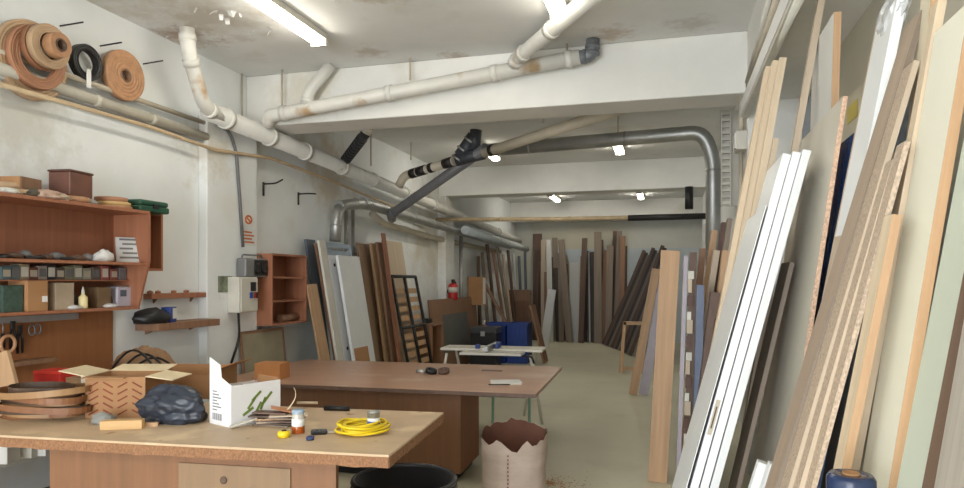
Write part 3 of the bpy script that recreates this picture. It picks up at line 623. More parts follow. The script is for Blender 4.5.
# ---- on the second table
p = pZ(506, 383, ZC); t = thing('paper_pad', 'white paper pad lying at the end of reddish table', 'paper', p, .35)
obj('pad', bx(-.13, .12, -.10, .10, 0, .012), c_offw, t); obj('top_sheet', bx(-.12, .13, -.098, .103, .0122, .0145), c_white, t); obj('pencil', tube(B(), [(-.16, -.11, .006), (.02, -.125, .006)], .005, 6), c_dark, t)
p = pZ(492, 371, ZC); tag(obj('dark_shim', bx(-.10, .10, -.02, .02, 0, .008), w_red, loc=p), 'thin reddish shim lying behind the paper pad', 'offcut')
for k, (u, lab) in enumerate(((444, 'dark brown tape ring with yellow flecks on reddish table'), (431, 'small black tape ring beside the brown ring'))):
    p = pZ(u, 374, ZC); tag(obj('tape_ring', lathe(B(), [(.035, 0), (.035, .035), (.055, .035), (.055, 0), (.035, 0)], 24, Matrix.Rotation(.25, 4, 'X')), [w_red, c_black][k], loc=p + Vector((0, 0, .012)), rot=(0, 0, k)), lab, 'tape ring')
p = pZ(421, 373, ZC); crumple('metal_clip', 'little silver metal clip on the reddish table', 'clip', p, .05, .025, .04, c_steel, 80, sub=2)
# ---- clutter on the near bench
def onA(u, v): return pZ(u, v, ZA)
# coil of edging strips
p = onA(46, 418); t = thing('strip_coil', 'loose coil of brown edging strips lying on near bench', 'coil', p + Vector((-.05, .02, 0)), 0)
cm = [mat('coil brown', (132, 88, 56), .5, .15), mat('coil tan', (160, 124, 86), .5, .15), mat('coil dark', (84, 66, 52), .5, .15)]
for k in range(9):
    R = .13 + .018 * (k % 4); zz = .006 + .017 * k; b = B(); nn = 40; vv = []
    ph = random.uniform(0, 6); tl = random.uniform(-.06, .10); ex = random.uniform(.0, .04)
    for i in range(nn):
        a = 6.283 * i / nn; x = (R + .012 * math.sin(2 * a + ph) + ex) * 1.45 * math.cos(a); y = (R + .012 * math.sin(3 * a + ph)) * .95 * math.sin(a); z = max(.001, zz + tl * x)
        for rr, zz2 in ((1, 0), (1, .034), (.985, .034), (.985, 0)): vv.append(b.verts.new((x * rr, y * rr, z + zz2)))
    for i in range(nn):
        j = (i + 1) % nn
        for q in range(4): b.faces.new((vv[i * 4 + q], vv[j * 4 + q], vv[j * 4 + (q + 1) % 4], vv[i * 4 + (q + 1) % 4]))
    obj('strip', b, cm[k % 3], t)
# chevron cardboard box with open flaps
p = onA(97, 424); p2 = onA(84, 418)
cx_ = thing('cardboard_box', 'open brown cardboard box printed with red chevrons', 'box', pZ(112, 416, ZA) + Vector((.02, .09, 0)), math.radians(16))
bw, bd, bh = .33, .26, .225
for nm, q in (('bottom', (-bw / 2, bw / 2, -bd / 2, bd / 2, 0, .005)), ('front', (-bw / 2, bw / 2, -bd / 2, -bd / 2 + .005, .005, bh)), ('back', (-bw / 2, bw / 2, bd / 2 - .005, bd / 2, .005, bh)), ('side', (-bw / 2, -bw / 2 + .005, -bd / 2 + .005, bd / 2 - .005, .005, bh)), ('side', (bw / 2 - .005, bw / 2, -bd / 2 + .005, bd / 2 - .005, .005, bh))):
    o_ = obj(nm, bx(*q), c_card, cx_)
    if nm == 'front': cfr = o_
for s, ang in ((-1, 12), (1, -8)):
    M = Matrix.Translation((s * bw / 2, 0, bh)) @ Matrix.Rotation(math.radians(-s * ang), 4, 'Y')
    obj('flap', bx(0 if s > 0 else -.15, .15 if s > 0 else 0, -bd / 2, bd / 2, 0, .004, M=M), c_cardl, cx_)
M = Matrix.Translation((0, bd / 2, bh)) @ Matrix.Rotation(math.radians(8), 4, 'X'); obj('flap', bx(-bw / 2, bw / 2, 0, .14, 0, .004, M=M), c_cardl, cx_)
M = Matrix.Translation((0, -bd / 2, bh)) @ Matrix.Rotation(math.radians(6), 4, 'X'); obj('flap', bx(-bw / 2, bw / 2 - .1, -.04, .0, 0, .004, M=M), c_card, cx_)
cr_ = mat('chevron print', (128, 62, 44), .8, .1)
for r_i in range(5):
    for c_i in range(4):
        x = -bw / 2 + .045 + c_i * .08; z = .03 + r_i * .038; s = 1 if c_i % 2 else -1
        M = Matrix.Translation((x, -bd / 2 - .001, z)) @ Matrix.Rotation(s * .5, 4, 'Y'); obj('chevron_mark', bx(-.03, .03, -.001, .0005, -.004, .004, M=M), cr_, cfr)
# second open box behind, lower
c2 = thing('cardboard_box', 'low open cardboard box behind the dark plastic bag', 'box', pZ(178, 398, ZA) + Vector((.02, .12, 0)), math.radians(8))
for nm, q in (('bottom', (-.24, .24, -.13, .13, 0, .005)), ('front', (-.24, .24, -.13, -.125, .005, .15)), ('back', (-.24, .24, .125, .13, .005, .19)), ('side', (-.24, -.235, -.125, .125, .005, .17)), ('side', (.235, .24, -.125, .125, .005, .19))): obj(nm, bx(*q), c_card, c2)
obj('flap', bx(0, .12, -.13, .13, 0, .004, M=Matrix.Translation((.24, 0, .19)) @ Matrix.Rotation(-.35, 4, 'Y')), mat('orange cardboard', (186, 128, 78), .8, .08), c2)
# dark plastic bag
m_bag = mat('dark blue plastic film', (46, 52, 64), .34, .3, (7, 7, 18), bump=.9)
crumple('plastic_bag', 'shiny dark blue plastic bag slumped on near bench', 'bag', onA(160, 425) + Vector((0, .10, 0)), .195, .11, .185, m_bag, 90, rz=.1, sub=5, amp=.26, freq=1.5)
crumple('paper_wad', 'grey crumpled paper beside the cardboard box', 'paper', onA(100, 424) + Vector((.0, .02, 0)), .06, .05, .055, mat('grey paper', (150, 150, 144), .8, .15), 91, amp=.4)
# scrap block
t = thing('wood_block', 'pale pine block lying before the dark plastic bag', 'block', onA(118, 430) + Vector((0, .03, 0)), math.radians(25))
obj('block', bx(-.10, .10, -.025, .025, 0, .045, bev=.002), mat('pine block', (206, 168, 116), .6, .08, (3, 20, 20)), t); obj('thin_slat', bx(-.08, .16, .03, .055, 0, .02), w_tan, t)
# white box
cnr = onA(231, 428); yaw = math.radians(-22)
wbx = thing('white_box', 'open white cardboard box with green print and one raised flap', 'box', cnr, yaw)   # origin: corner towards the camera
bw, bd, bh = .20, .30, .215
m_wb2 = mat('white card', (232, 232, 234), .6, .02)
obj('bottom', bx(-bw, 0, 0, bd, 0, .004), m_wb2, wbx)
MF = Matrix(((1, 0, 0, 0), (0, 0, 1, 0), (0, 1, 0, 0), (0, 0, 0, 1)))
rf_ = obj('raised_flap', prism(B(), [(-bw, .004), (0, .004), (0, bh), (-.05, bh + .02), (-.09, bh + .035), (-.10, bh + .10), (-.17, bh + .125), (-bw, bh + .135)], 0, .004, MF), m_wb2, wbx)
wr_ = obj('wall', bx(-.004, 0, .004, bd - .004, .004, bh), m_wb2, wbx); obj('wall', bx(-bw, -bw + .004, .004, bd - .004, .004, bh - .02), m_wb2, wbx); obj('wall', bx(-bw, 0, bd - .004, bd, .004, bh), m_wb2, wbx)
obj('lining', bx(-bw + .006, -.006, bd - .012, bd - .006, .01, bh + .012), c_card, wbx)
gm2 = mat('green print', (110, 130, 60), .6, .15)
for k, (y, z, rt) in enumerate(((.12, .11, .9), (.15, .145, .7), (.19, .10, 1.1), (.10, .07, .5), (.22, .13, .8), (.16, .08, 1.0))):
    obj('print_mark', bx(-.0004, .001, -.035, .035, -.007, .007, M=Matrix.Translation((.0004, y, z)) @ Matrix.Rotation(rt, 4, 'X')), gm2, wr_)
pk = mat('grey print', (120, 120, 124), .6, .1)
for k in range(7): obj('print_line', bx(-bw + .03, -bw + .07 + .02 * ((k * 5) % 3), -.001, .0004, .075 + .016 * k, .081 + .016 * k), pk, rf_)
for k in range(9): obj('barcode_bar', bx(-bw + .03 + .01 * k, -bw + .034 + .01 * k + .002 * (k % 2), -.001, .0004, .025, .06), pk, rf_)
crumple('crumpled_paper', 'brown packing paper stuffed inside the white box', 'paper', cnr + Matrix.Rotation(yaw, 3, 'Z') @ Vector((-bw / 2, bd / 2, .006)), .075, .11, .19, c_card, 95, rz=yaw, amp=.15)
# pile of thin wood samples in front of white box
base = onA(262, 428)
for k in range(9):
    z = .0005 + .0075 * k; lab = ['grey brown', 'dark brown', 'pale beige', 'reddish', 'tan'][k % 5]
    b = bx(-.105 + .01 * (k % 3), .10, -.035, .035, 0, .007)
    tag(obj('wood_sample', b, [w_greyb, w_dkbrown, w_beige, w_red, w_tan][k % 5], loc=base + Vector((.02 + .012 * k * (1 if k % 2 else -.3), .075 + .006 * (k % 3), z)), rot=(0, 0, .25 + .11 * ((k * 7) % 5 - 2))), lab + ' veneer sample in the pile before the white box', 'sample', 'veneer samples by the white box')
t = thing('veneer_scrap', 'curled tan veneer scrap standing on the sample pile', 'scrap', base + Vector((.09, .12, .07)), .6)
sv = B(); pr = None
for i in range(9):
    a = i / 8; q = [sv.verts.new((.05 * math.sin(a * 2.2) - .02, -.02 + .004 * i, .12 * a)), sv.verts.new((.05 * math.sin(a * 2.2) - .02, .02, .12 * a))]
    if pr: sv.faces.new((pr[0], pr[1], q[1], q[0]))
    pr = q
so = obj('curl', sv, c_cardl, t); so.modifiers.new('thick', 'SOLIDIFY').thickness = .002
obj('tongue', bx(-.10, .06, -.05, .05, 0, .003, M=Matrix.Rotation(.25, 4, 'Y')), mat('orange veneer', (190, 130, 90), .6, .1), t)
tag(obj('clear_offcut', bx(-.07, .07, -.012, .012, 0, .01, M=Matrix.Rotation(-.2, 4, 'Y') @ Matrix.Translation((0, 0, .02))), c_offw, loc=onA(242, 428) + Vector((0, .02, .0)), rot=(0, 0, .9)), 'pale plastic strip leaning on the sample pile', 'offcut')
# tape measure
t = thing('tape_measure', 'round yellow tape measure lying on near bench', 'tape measure', onA(284, 437), .2)
obj('case', lathe(B(), [(0, 0), (.026, 0), (.03, .006), (.03, .024), (.025, .03), (0, .03)], 24), c_yellow, t); obj('button', lathe(B(), [(0, .03), (.012, .03), (.012, .034), (0, .034)], 14), c_black, t)
# jar
t = thing('glass_jar', 'glass jar with white label and amber glue in it', 'jar', onA(296, 434) + Vector((0, .02, 0)), 0)
obj('glass', lathe(B(), [(0, 0), (.029, 0), (.031, .005), (.031, .085), (.027, .095), (.027, .10), (0, .10)], 24), mat('jar glass', (190, 186, 176), .1, .03), t)
obj('amber_glue', lathe(B(), [(.0312, .002), (.0318, .006), (.0318, .034), (.0312, .036)], 24), mat('amber', (168, 84, 30), .2, .1), t); obj('paper_label', lathe(B(), [(.0312, .038), (.0317, .039), (.0317, .072), (.0312, .073)], 24), c_white, t)
obj('lid', lathe(B(), [(.031, .10), (.031, .116), (.028, .118), (0, .118)], 24), mat('blue lid', (150, 170, 190), .3, .05), t)
# car key like fob and wallet
t = thing('black_fob', 'black plastic fob with grey buttons beside the jar', 'fob', onA(317, 435) + Vector((0, .02, 0)), .5)
obj('body', bx(-.04, .04, -.022, .022, 0, .022, bev=.008), c_black, t); obj('blade', bx(.04, .075, -.006, .006, .006, .012), c_steel, t)
for k in (-1, 0, 1): obj('button', bx(k * .02 - .006, k * .02 + .006, -.008, .008, .022, .025), c_grey, t)
crumple('blue_pebble', 'tiny dark blue plastic bit beside the black fob', 'plastic bit', onA(310, 440), .022, .018, .022, mat('navy', (40, 54, 96), .5, .1), 97, sub=2)
tag(obj('marker_pen', tube(B(), [(-.075, 0, .014), (.075, .02, .014)], .014, 10), c_black, loc=onA(336, 411)), 'thick black marker lying behind the jar', 'marker')
tag(obj('wood_dowel', tube(B(), [(-.06, 0, .008), (.06, .03, .008)], .008, 8), w_pine, loc=onA(306, 408) + Vector((0, 0, .02))), 'pale wooden dowel lying behind the jar', 'dowel')
# tin can + yellow cable
t = thing('tin_can', 'small tin can with a white and blue label', 'can', onA(371, 434) + Vector((0, .03, 0)), 0)
obj('can', lathe(B(), [(0, 0), (.031, 0), (.032, .003), (.031, .006), (.031, .10), (.033, .102), (.033, .106), (.029, .106), (.028, .1), (0, .1)], 24), c_steel, t)
cl_ = obj('paper_label', lathe(B(), [(.0313, .02), (.0319, .021), (.0319, .075), (.0313, .076)], 24), c_white, t)
obj('blue_print', lathe(B(), [(.032, .045), (.0324, .046), (.0324, .06), (.032, .061)], 24), mat('blue print', (70, 96, 160), .5, .1), cl_)
t = thing('cable_coil', 'bright yellow cable coil lying round the tin can', 'cable', onA(358, 434) + Vector((0, .04, 0)), 0)
for k in range(9):
    R = .085 + .012 * ((k * 5) % 3); ph = k * 1.7; ox, oy = .018 * math.sin(k * 2.1), .022 * math.cos(k * 1.3)
    obj('loop', tube(B(), [(ox + (R * 1.0 + .012 * math.sin(3 * 6.283 * i / 36 + ph)) * math.cos(6.283 * i / 36), oy + (R * 1.05 + .012 * math.sin(2 * 6.283 * i / 36 + ph)) * math.sin(6.283 * i / 36), .008 + .0055 * k + .005 * math.sin(6.283 * i / 18 + ph)) for i in range(36)], .0065, 6, closed=True), c_yellow, t)
# left end of the bench: red box, leaning plank and odd things behind coil
p = onA(24, 402); t = thing('red_box', 'bright red flat box behind the strip coil', 'box', p + Vector((-.02, .25, 0)), .1)
obj('body', bx(-.10, .10, -.08, .08, 0, .15, bev=.004), mat('bright red card', (205, 48, 40), .6, .06), t); obj('lid', bx(-.102, .102, -.082, .082, .15, .17, bev=.003), mat('bright red lid', (214, 60, 48), .6, .06), t)
for k, (u, v, dx, rgb, lab) in enumerate(((42, 404, .3, (160, 130, 96), 'tan offcut box behind the strip coil'), (60, 402, .30, (64, 60, 56), 'black power tool case behind the strip coil'), (70, 404, .22, (214, 206, 192), 'white paper parcel behind the strip coil'))):
    p = onA(u, v) + Vector((0, dx, 0)); t = thing('small_carton', lab, 'box', p, .2 * k); mm = mat('sc%d' % k, rgb, .6, .1)
    obj('body', bx(-.09, .09, -.05, .05, 0, .11 + .02 * k, bev=.004), mm, t); obj('lid', bx(-.092, .092, -.052, .052, .11 + .02 * k, .125 + .02 * k), mm, t)
tag(obj('leaning_offcut', bx(-.2, .0, -.012, .012, 0, .36, M=Matrix.Rotation(-.30, 4, 'Y')), w_tan, loc=onA(8, 412) + Vector((0, .1, .0)), rot=(0, 0, .1)), 'tan board offcut tilted on the bench beside the coil', 'offcut')
# sack and tool cables behind boxes
crumple('sacking', 'brown sackcloth heap behind the chevron box', 'sack', Vector((-3.96, 4.40, .62)), .25, .22, .52, mat('sackcloth', (156, 122, 92), .9, .15, (9, 9, 9)), 101, sub=4, amp=.28)
wtab = thing('side_bench', 'low bench by the left wall covered in papers', 'bench', (XL, 2.5, 0))
obj('worktop', bx(.05, .60, -.3, 2.5, .58, .62, bev=.004), mat('paper white top', (206, 204, 198), .6, .06), wtab)
for y in (-.25, 2.4):
    for x in (.08, .52): obj('leg', bx(x, x + .06, y, y + .06, 0, .58), w_dkbrown, wtab)
obj('shelf', bx(.08, .57, -.25, 2.4, .18, .21), w_dkbrown, wtab)
for k, (u, v, lab) in enumerate(((4, 462, 'white carton on the low side bench'), (28, 456, 'pale grey tin on the low side bench'), (42, 454, 'white paper stack on the low side bench'))):
    p = pZ(u, v, .62); t = thing('small_carton', lab, 'box', p, .2); hh = (.12, .06, .05)[k]
    obj('body', bx(-.06, .06, -.05, .05, 0, hh, bev=.003), c_white if k != 1 else c_offw, t); obj('lid', bx(-.062, .062, -.052, .052, hh, hh + .01), c_offw, t)
for k in range(3):
    tag(obj('tool_cable', tube(B(), [Vector((-4.05 + .05 * k, 4.18, .98)) + Vector((.42 * i / 12, -.02 + .05 * k, .16 * math.sin(math.pi * i / 12) * (1 - .2 * k))) for i in range(13)], .009, 6), c_dark), 'dark bent cable arching over the sackcloth', 'cable', 'cables over the sackcloth')
# ------------------------------------------------------------------ bins
t = thing('black_bin', 'black plastic bin tucked under the near bench end', 'bin', (-1.37, 3.37, 0))
obj('bucket', lathe(B(), [(0, .01), (.20, .01), (.21, .03), (.265, .60), (.262, .602), (.255, .60), (.205, .04), (0, .03)], 36), c_black, t)
obj('rim', tube(B(), [(.27 * math.cos(6.283 * i / 36), .27 * math.sin(6.283 * i / 36), .60) for i in range(36)], .013, 8, closed=True), mat('worn black', (52, 52, 54), .4, .2), t)
obj('liner', lathe(B(), [(.205, .12), (.262, .59), (.272, .615), (.285, .56), (.283, .5)], 36), mat('black liner', (20, 20, 22), .25, .2, (20, 20, 20), bump=.3), t)
p = pZ(514, 424, .66); t = thing('sack_bin', 'tall pale paper sack bin with ragged torn rim', 'bin', (p.x, p.y, 0))
b = B(); seg = 40; prof = []
R = .218
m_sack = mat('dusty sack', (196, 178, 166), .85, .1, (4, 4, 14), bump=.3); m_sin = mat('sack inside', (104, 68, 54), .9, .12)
def sackwall(r, off):
    b = B(); rows = 12; vv = []
    for j in range(rows + 1):
        ring = []
        for k in range(seg):
            a = 2 * math.pi * k / seg
            top = .60 + .05 * math.sin(a) + .05 * mnoise.noise(Vector((math.cos(a) * 2.1, math.sin(a) * 2.1, 0))) + .022 * mnoise.noise(Vector((math.cos(a) * 8, math.sin(a) * 8, 3)))
            z = top * j / rows; rr = r + .010 * mnoise.noise(Vector((math.cos(a) * 3, math.sin(a) * 3, z * 9))) + (.01 * (j / rows) ** 3)
            ring.append(b.verts.new((rr * math.cos(a), rr * math.sin(a), z + off)))
        vv.append(ring)
    for j in range(rows):
        for k in range(seg):
            f = b.faces.new((vv[j][k], vv[j][(k + 1) % seg], vv[j + 1][(k + 1) % seg], vv[j + 1][k])); f.smooth = True
    return b
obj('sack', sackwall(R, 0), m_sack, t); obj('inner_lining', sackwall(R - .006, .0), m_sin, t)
obj('offcut_fill', lathe(B(), [(0, .40), (.12, .41), (R - .012, .38)], 30), mat('sawdust', (150, 100, 70), .95, .2, (40, 40, 40)), t)
for k in range(9): obj('stamp_mark', bx(-.004, .006, -.002, .0, 0, .012, M=Matrix.Translation((.01, -R - .012, .28 + .026 * k))), mat('stamp red', (150, 90, 84), .8, .1), t)
sd = B(); 
for k in range(380):
    a = random.uniform(0, 6.28); rr = abs(random.gauss(0, .14)); q = Vector((math.cos(a) * rr * 1.3, math.sin(a) * rr, .0)); s = random.uniform(.004, .012)
    r1 = random.uniform(0, 3.1); d1 = Vector((math.cos(r1), math.sin(r1), 0)) * s; d2_ = Vector((-d1.y, d1.x, 0)) * .4
    vq = [sd.verts.new(q + e + Vector((0, 0, .003))) for e in (d1, d2_, -d1, -d2_)]; tp = sd.verts.new(q + Vector((0, 0, .008)))
    for i in range(4): sd.faces.new((vq[i], vq[(i + 1) % 4], tp))
p = pZ(550, 484, 0); tag(obj('sawdust', sd, mat('sawdust chips', (176, 134, 98), .9, .15), loc=(p.x, p.y, 0)), 'scatter of tan sawdust on the floor beside sack bin', 'sawdust', kind='stuff')
# ------------------------------------------------------------------ leaning lumber
class Lean: pass
def lean(top, bot, Y=None, X=None, side=1, other=None, w=.1, t=.02, foot_dy=0.0, foot=None, away=1, rev=False):
    """a board edge seen along the pixel line top-bot; its top end lies in plane X or Y, its foot on the floor"""
    T = pY(*top, Y) if Y is not None else pX(*top, X)
    n = ray(*top).cross(ray(*bot))
    if side != 0:                                 # leaning on a side wall: foot has the same Y
        fy = T.y + foot_dy; fx = CAM.x + (-(n.y * (fy - CAM.y) + n.z * (0 - CAM.z))) / n.x
    else:                                         # leaning on the back wall: foot stands foot_dy in front of it
        fy = T.y - foot_dy; fx = CAM.x + (-(n.y * (fy - CAM.y) + n.z * (0 - CAM.z))) / n.x
    Fp = Vector((fx, fy, 0))
    if foot is not None:                          # stands on something
        k = foot / T.z; Fp = Fp.lerp(T, k)
    a = (T - Fp); Ln = a.length; a.normalize()
    d0 = Vector((0, away, 0)) if side != 0 else Vector((away, 0, 0))
    d = (d0 - a * d0.dot(a)).normalized()
    nn = a.cross(d)
    want = Vector((side, 0, 0)) if side != 0 else Vector((0, 1, 0))
    if nn.dot(want) < 0: nn = -nn
    if other is not None:
        lo, hi = .005, 3.0
        def uu(wd):
            p, q = proj(Fp + d * wd + a * (Ln * .3)), proj(Fp + d * wd + a * (Ln * .9))
            return p[0] + (q[0] - p[0]) * (other[1] - p[1]) / (q[1] - p[1])
        s0 = uu(lo)
        inc = uu(hi) > s0
        for _ in range(40):
            mid = (lo + hi) / 2
            if (uu(mid) < other[0]) == inc: lo = mid
            else: hi = mid
        w = lo
    zmin = min((d * i * w + nn * j * t).z for i in (0, 1) for j in (0, 1)) + Fp.z - (foot or 0)
    s0 = -zmin / a.z if zmin < 0 else 0
    r = Lean(); r.s0, r.L, r.w, r.t = s0, Ln, w, t
    r.M = Matrix(((d.x, nn.x, a.x, Fp.x), (d.y, nn.y, a.y, Fp.y), (d.z, nn.z, a.z, Fp.z), (0, 0, 0, 1)))
    r.T, r.F = T, Fp
    return r
LOG = []
def board(name, label, m, top, bot, cat='board', group=None, edge=None, edge_m=None, holes=(), bev=.0015, **k):
    r = lean(top, bot, **k); LOG.append((label, r))
    if edge_m is None:
        o = obj(name, bx(0, r.w, 0, r.t, r.s0, r.L), m, mtx=r.M); return tag(o, label, cat, group), r
    t = thing(name, label, cat, mtx=r.M, group=group)
    obj('panel', bx(.002, r.w, 0, r.t, r.s0, r.L), m, t)
    obj('edge_strip', bx(0, .0019, 0, r.t, r.s0, r.L), edge_m, t)
    return t, r
G = 'lumber leaning along the right wall'
# --- near right: wide panels, seen along their faces
def rb(*a, **k): return board(*a, group=G, **k)
rb('grey_sheet', 'grey translucent striped sheet, leaning closest to the cream panels', mat('striped plastic', (170, 162, 152), .35, .10, (60, 60, .4)), (985, 200), (934, 488), Y=1.42, w=.5, t=.012, away=-1, cat='panel')
rb('green_board', 'pale green laminate panel beside the cream panel', w_green, (1017, 0), (922, 488), Y=1.60, other=(925, 340), t=.03, edge_m=w_dkbrown, cat='board')
rb('cream_board', 'tall cream laminate panel with bare brown edge', w_cream, (970, 0), (888.5, 488), Y=1.88, other=(884, 340), t=.024, edge_m=w_tan, cat='board')
rb('tan_plank', 'narrow pine stud behind the tall cream panel', w_pine, (938, 0), (860, 420), Y=2.12, w=.05, t=.022, cat='plank')
rb('faced_plank', 'cream faced plank with tan side next to pine stud', mat('pale cream board', (212, 200, 176), .5, .05), (933, -20), (898, 300), Y=2.25, other=(908, 120), t=.03, edge_m=w_tan, cat='plank')
rb('pine_stud', 'short pine stud ending low among the tall strips', w_pine, (893, 214), (838, 488), Y=1.98, other=(859, 340), t=.022, edge_m=w_tan, cat='plank')
rb('chipboard_strip', 'speckled chipboard strip ending below its neighbours', ch_pale, (905, 141), (811, 488), Y=2.08, other=(866, 260), t=.014, cat='strip')
rb('chipboard_strip', 'speckled chipboard strip, second from the pine stud', ch_pale, (893, 159), (799, 488), Y=2.15, other=(857, 260), t=.016, edge_m=w_beige, cat='strip')
rb('chipboard_strip', 'speckled chipboard strip, third from the pine stud', ch_pale, (914, 60), (788, 488), Y=2.22, other=(846, 260), t=.016, edge_m=w_beige, cat='strip')
rb('brown_strip', 'long beige brown strip crossing before the blue wrapped panel', wood('mushroom strip', (172, 150, 130), .08), (921, 10), (775, 488), Y=2.32, other=(834, 260), t=.018, edge_m=w_greyb, cat='strip')
rb('grey_strip', 'grey beige strip standing behind the brown strip', w_greyb, (897, 150), (850, 320), Y=2.44, w=.06, t=.02, cat='strip')
rb('slate_board', 'slate blue narrow board among the tall strips', w_slate, (912, 70), (892, 180), Y=2.56, w=.2, t=.02, cat='panel')
# film wrapped plank
r = lean((899, -8), (852, 230), Y=2.62, other=(845, 190), t=.03)
t = thing('wrapped_plank', 'bright white plank in clear film with crumpled end', 'plank', mtx=r.M, group=G)
obj('plank', bx(0, r.w, 0, r.t, r.s0, r.L * .69), w_beige, t); obj('white_film', bx(0, r.w, -.002, r.t, r.L * .69, r.L), w_white, t)
obj('side_strip', bx(r.w, r.w + .03, 0, r.t, r.s0, r.L), w_beige, t)
cb_ = B(); bmesh.ops.create_icosphere(cb_, subdivisions=3, radius=1)
for v in cb_.verts:
    n_ = 1 + .35 * mnoise.noise(v.co * 3); v.co = Vector((r.w / 2 + v.co.x * r.w * .55 * n_, .02 + v.co.y * .035 * n_, r.L - .04 + v.co.z * .08 * n_))
obj('crumpled_film', cb_, mat('clear film', (214, 216, 218), .15, .06, (30, 30, 30), bump=.4), t)
# blue film wrapped panel
rb('blue_wrapped_board', 'panel wrapped in shiny blue plastic film', mat('blue film', (52, 98, 164), .2, .3, (14, 14, 5), bump=.4), (860, 128), (842, 270), Y=2.95, w=.40, t=.03, cat='board')
# chipped grey beige panel
rb('chipped_board', 'wide grey beige panel with a chipped splintered edge', mat('greige laminate', (212, 206, 192), .4, .04, (2, 2, .5)), (843, 96), (797, 400), Y=2.98, other=(781, 280), t=.018, edge_m=chip('pink chipboard', (206, 172, 146)), cat='panel')
rb('tall_board', 'tall pale grey panel with brown edge behind the chipped panel', w_pale, (834, 12), (831, 112), Y=3.3, other=(812, 75), t=.03, edge_m=w_tan, cat='panel')
rb('beige_strip', 'thin beige strip leaning up past the window', w_beige, (822, -20), (792, 150), Y=3.62, w=.05, t=.03, cat='strip')
# doors
def door(label, top, bot, Y, w_, t_, other=None, lock=False, mm=w_white):
    r = lean(top, bot, Y=Y, w=w_, other=other, t=t_)
    t = thing('door_blank', label, 'door panel', mtx=r.M, group='white doors leaning on the right'); LOG.append((label, r))
    obj('leaf', bx(0, r.w, 0, r.t, r.s0, r.L, bev=.002), mm, t)
    if lock:
        z = lock; lp = obj('lock_plate', bx(-.0015, 0, .008, r.t - .008, z, z + .16), c_beigep, t); obj('mortise', bx(-.0025, -.0014, .014, r.t - .014, z + .03, z + .13), w_dkbrown, lp)
    return r
r0 = lean((783, 153), (689, 488), Y=3.12, w=.5, t=.045)
rD = door('grey white door, shortest and foremost of the leaning white doors', (766, 205), (686, 488), 3.10, .4, .004, other=(716, 330))
door('bright white door with a lock cutout in its edge', (783, 153), (690, 488), 3.13, .5, .034, lock=1.02)
door('bright white door, middle of the three bright ones', (793, 151), (700, 488), 3.13, .5, .034)
door('bright white door, closest to the chipped panel', (803, 149), (710, 488), 3.13, .5, .034)
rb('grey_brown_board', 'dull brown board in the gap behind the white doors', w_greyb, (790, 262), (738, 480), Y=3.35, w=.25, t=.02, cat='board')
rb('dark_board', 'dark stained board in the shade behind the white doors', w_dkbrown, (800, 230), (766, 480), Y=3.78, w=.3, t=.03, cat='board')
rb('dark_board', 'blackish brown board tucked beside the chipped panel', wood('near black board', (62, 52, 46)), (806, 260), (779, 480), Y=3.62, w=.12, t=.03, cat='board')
for k, (u0, u1) in enumerate(((759, 745), (770, 757))):
    board('white_lath', ['short white slat end, foremost, below the chipped panel', 'short white slat end beside the chipped panel foot'][k], w_white, (u0, 462 + 2 * k), (u1, 505), Y=2.72 - .1 * k, w=.05, t=.03, group=G, cat='slat')
# pale pine planks above the doors
pine = [((780, 57), (734, 310), 4.02, .065, 'tall pale pine plank leaning past the cable trunking'), ((773, 60), (726, 310), 4.12, .06, 'tall pale pine plank, second from the cable trunking'), ((766, 66), (719, 310), 4.22, .055, 'tall pale pine plank, third from the cable trunking'),
        ((774, 138), (743, 300), 3.86, .045, 'narrow pine strip leaning in front of tall pine planks'), ((757, 155), (729, 300), 4.32, .05, 'narrow pine strip between tall pine planks and duct'), ((743, 216), (718, 350), 4.45, .11, 'pale pine plank leaning short below the tall ones')]
for k, (a, b_, Y, th, lab) in enumerate(pine):
    rb('pine_plank', lab, w_pine, a, b_, Y=Y, w=.06 + .02 * (k % 3), t=th * .55, cat='plank')
# mid right bundle
board('upright_board', 'upright tan board standing out from the lumber edge', w_tan, (661, 250), (648, 478), Y=5.75, side=0, other=(667, 478), t=.025, edge_m=ch_tan, group=G)
mid = [
       ('lilac_board', 'lilac grey laminate panel edge beside the upright tan board', w_lilac, (684, 256), (676, 480), 5.45, None, .03, 'panel'),
       ('slab', 'bark edged dark slab beside lilac panel', w_dkbrown, (690, 252), (684, 480), 5.3, None, .05, 'slab'),
       ('blue_grey_board', 'blue grey board beside the bark edged slab', mat('blue grey paint', (92, 104, 128), .5, .12), (697, 285), (694, 400), 5.1, None, .05, 'board'),
       ('brown_board', 'warm brown board leaning behind the blue grey board', w_brown, (700, 248), (684, 420), 5.95, None, .05, 'board'),
       ('brown_board', 'tan board with its top just under the bright duct', w_tan, (712, 230), (690, 380), 6.25, None, .05, 'board'),
       ('pale_board', 'pale grey board leaning between two brown boards', w_beige, (714, 250), (694, 380), 5.55, None, .045, 'board'),
       ('red_brown_board', 'reddish brown board with low top beside pine planks', w_red, (711, 292), (698, 400), 4.95, None, .06, 'board'),
       ('tan_board', 'tan narrow board beside the reddish brown board', w_tan, (723, 250), (708, 380), 5.2, None, .04, 'board'),
       ('brown_board', 'dark red board rising beside the bright duct base', w_dred, (722, 222), (708, 340), 5.85, None, .05, 'board'),
       ('brown_board', 'grey brown board rising highest beside the bright duct', w_greyb, (728, 218), (712, 330), 5.6, None, .035, 'board'),
       ('dark_board', 'near black board between reddish board and white doors', w_dkbrown, (716, 320), (700, 450), 4.75, None, .06, 'board')]
for (nm, lab, m, a, b_, Y, oth, th, ct) in mid:
    rb(nm, lab, m, a, b_, Y=Y, other=oth, w=.16, t=th, cat=ct)
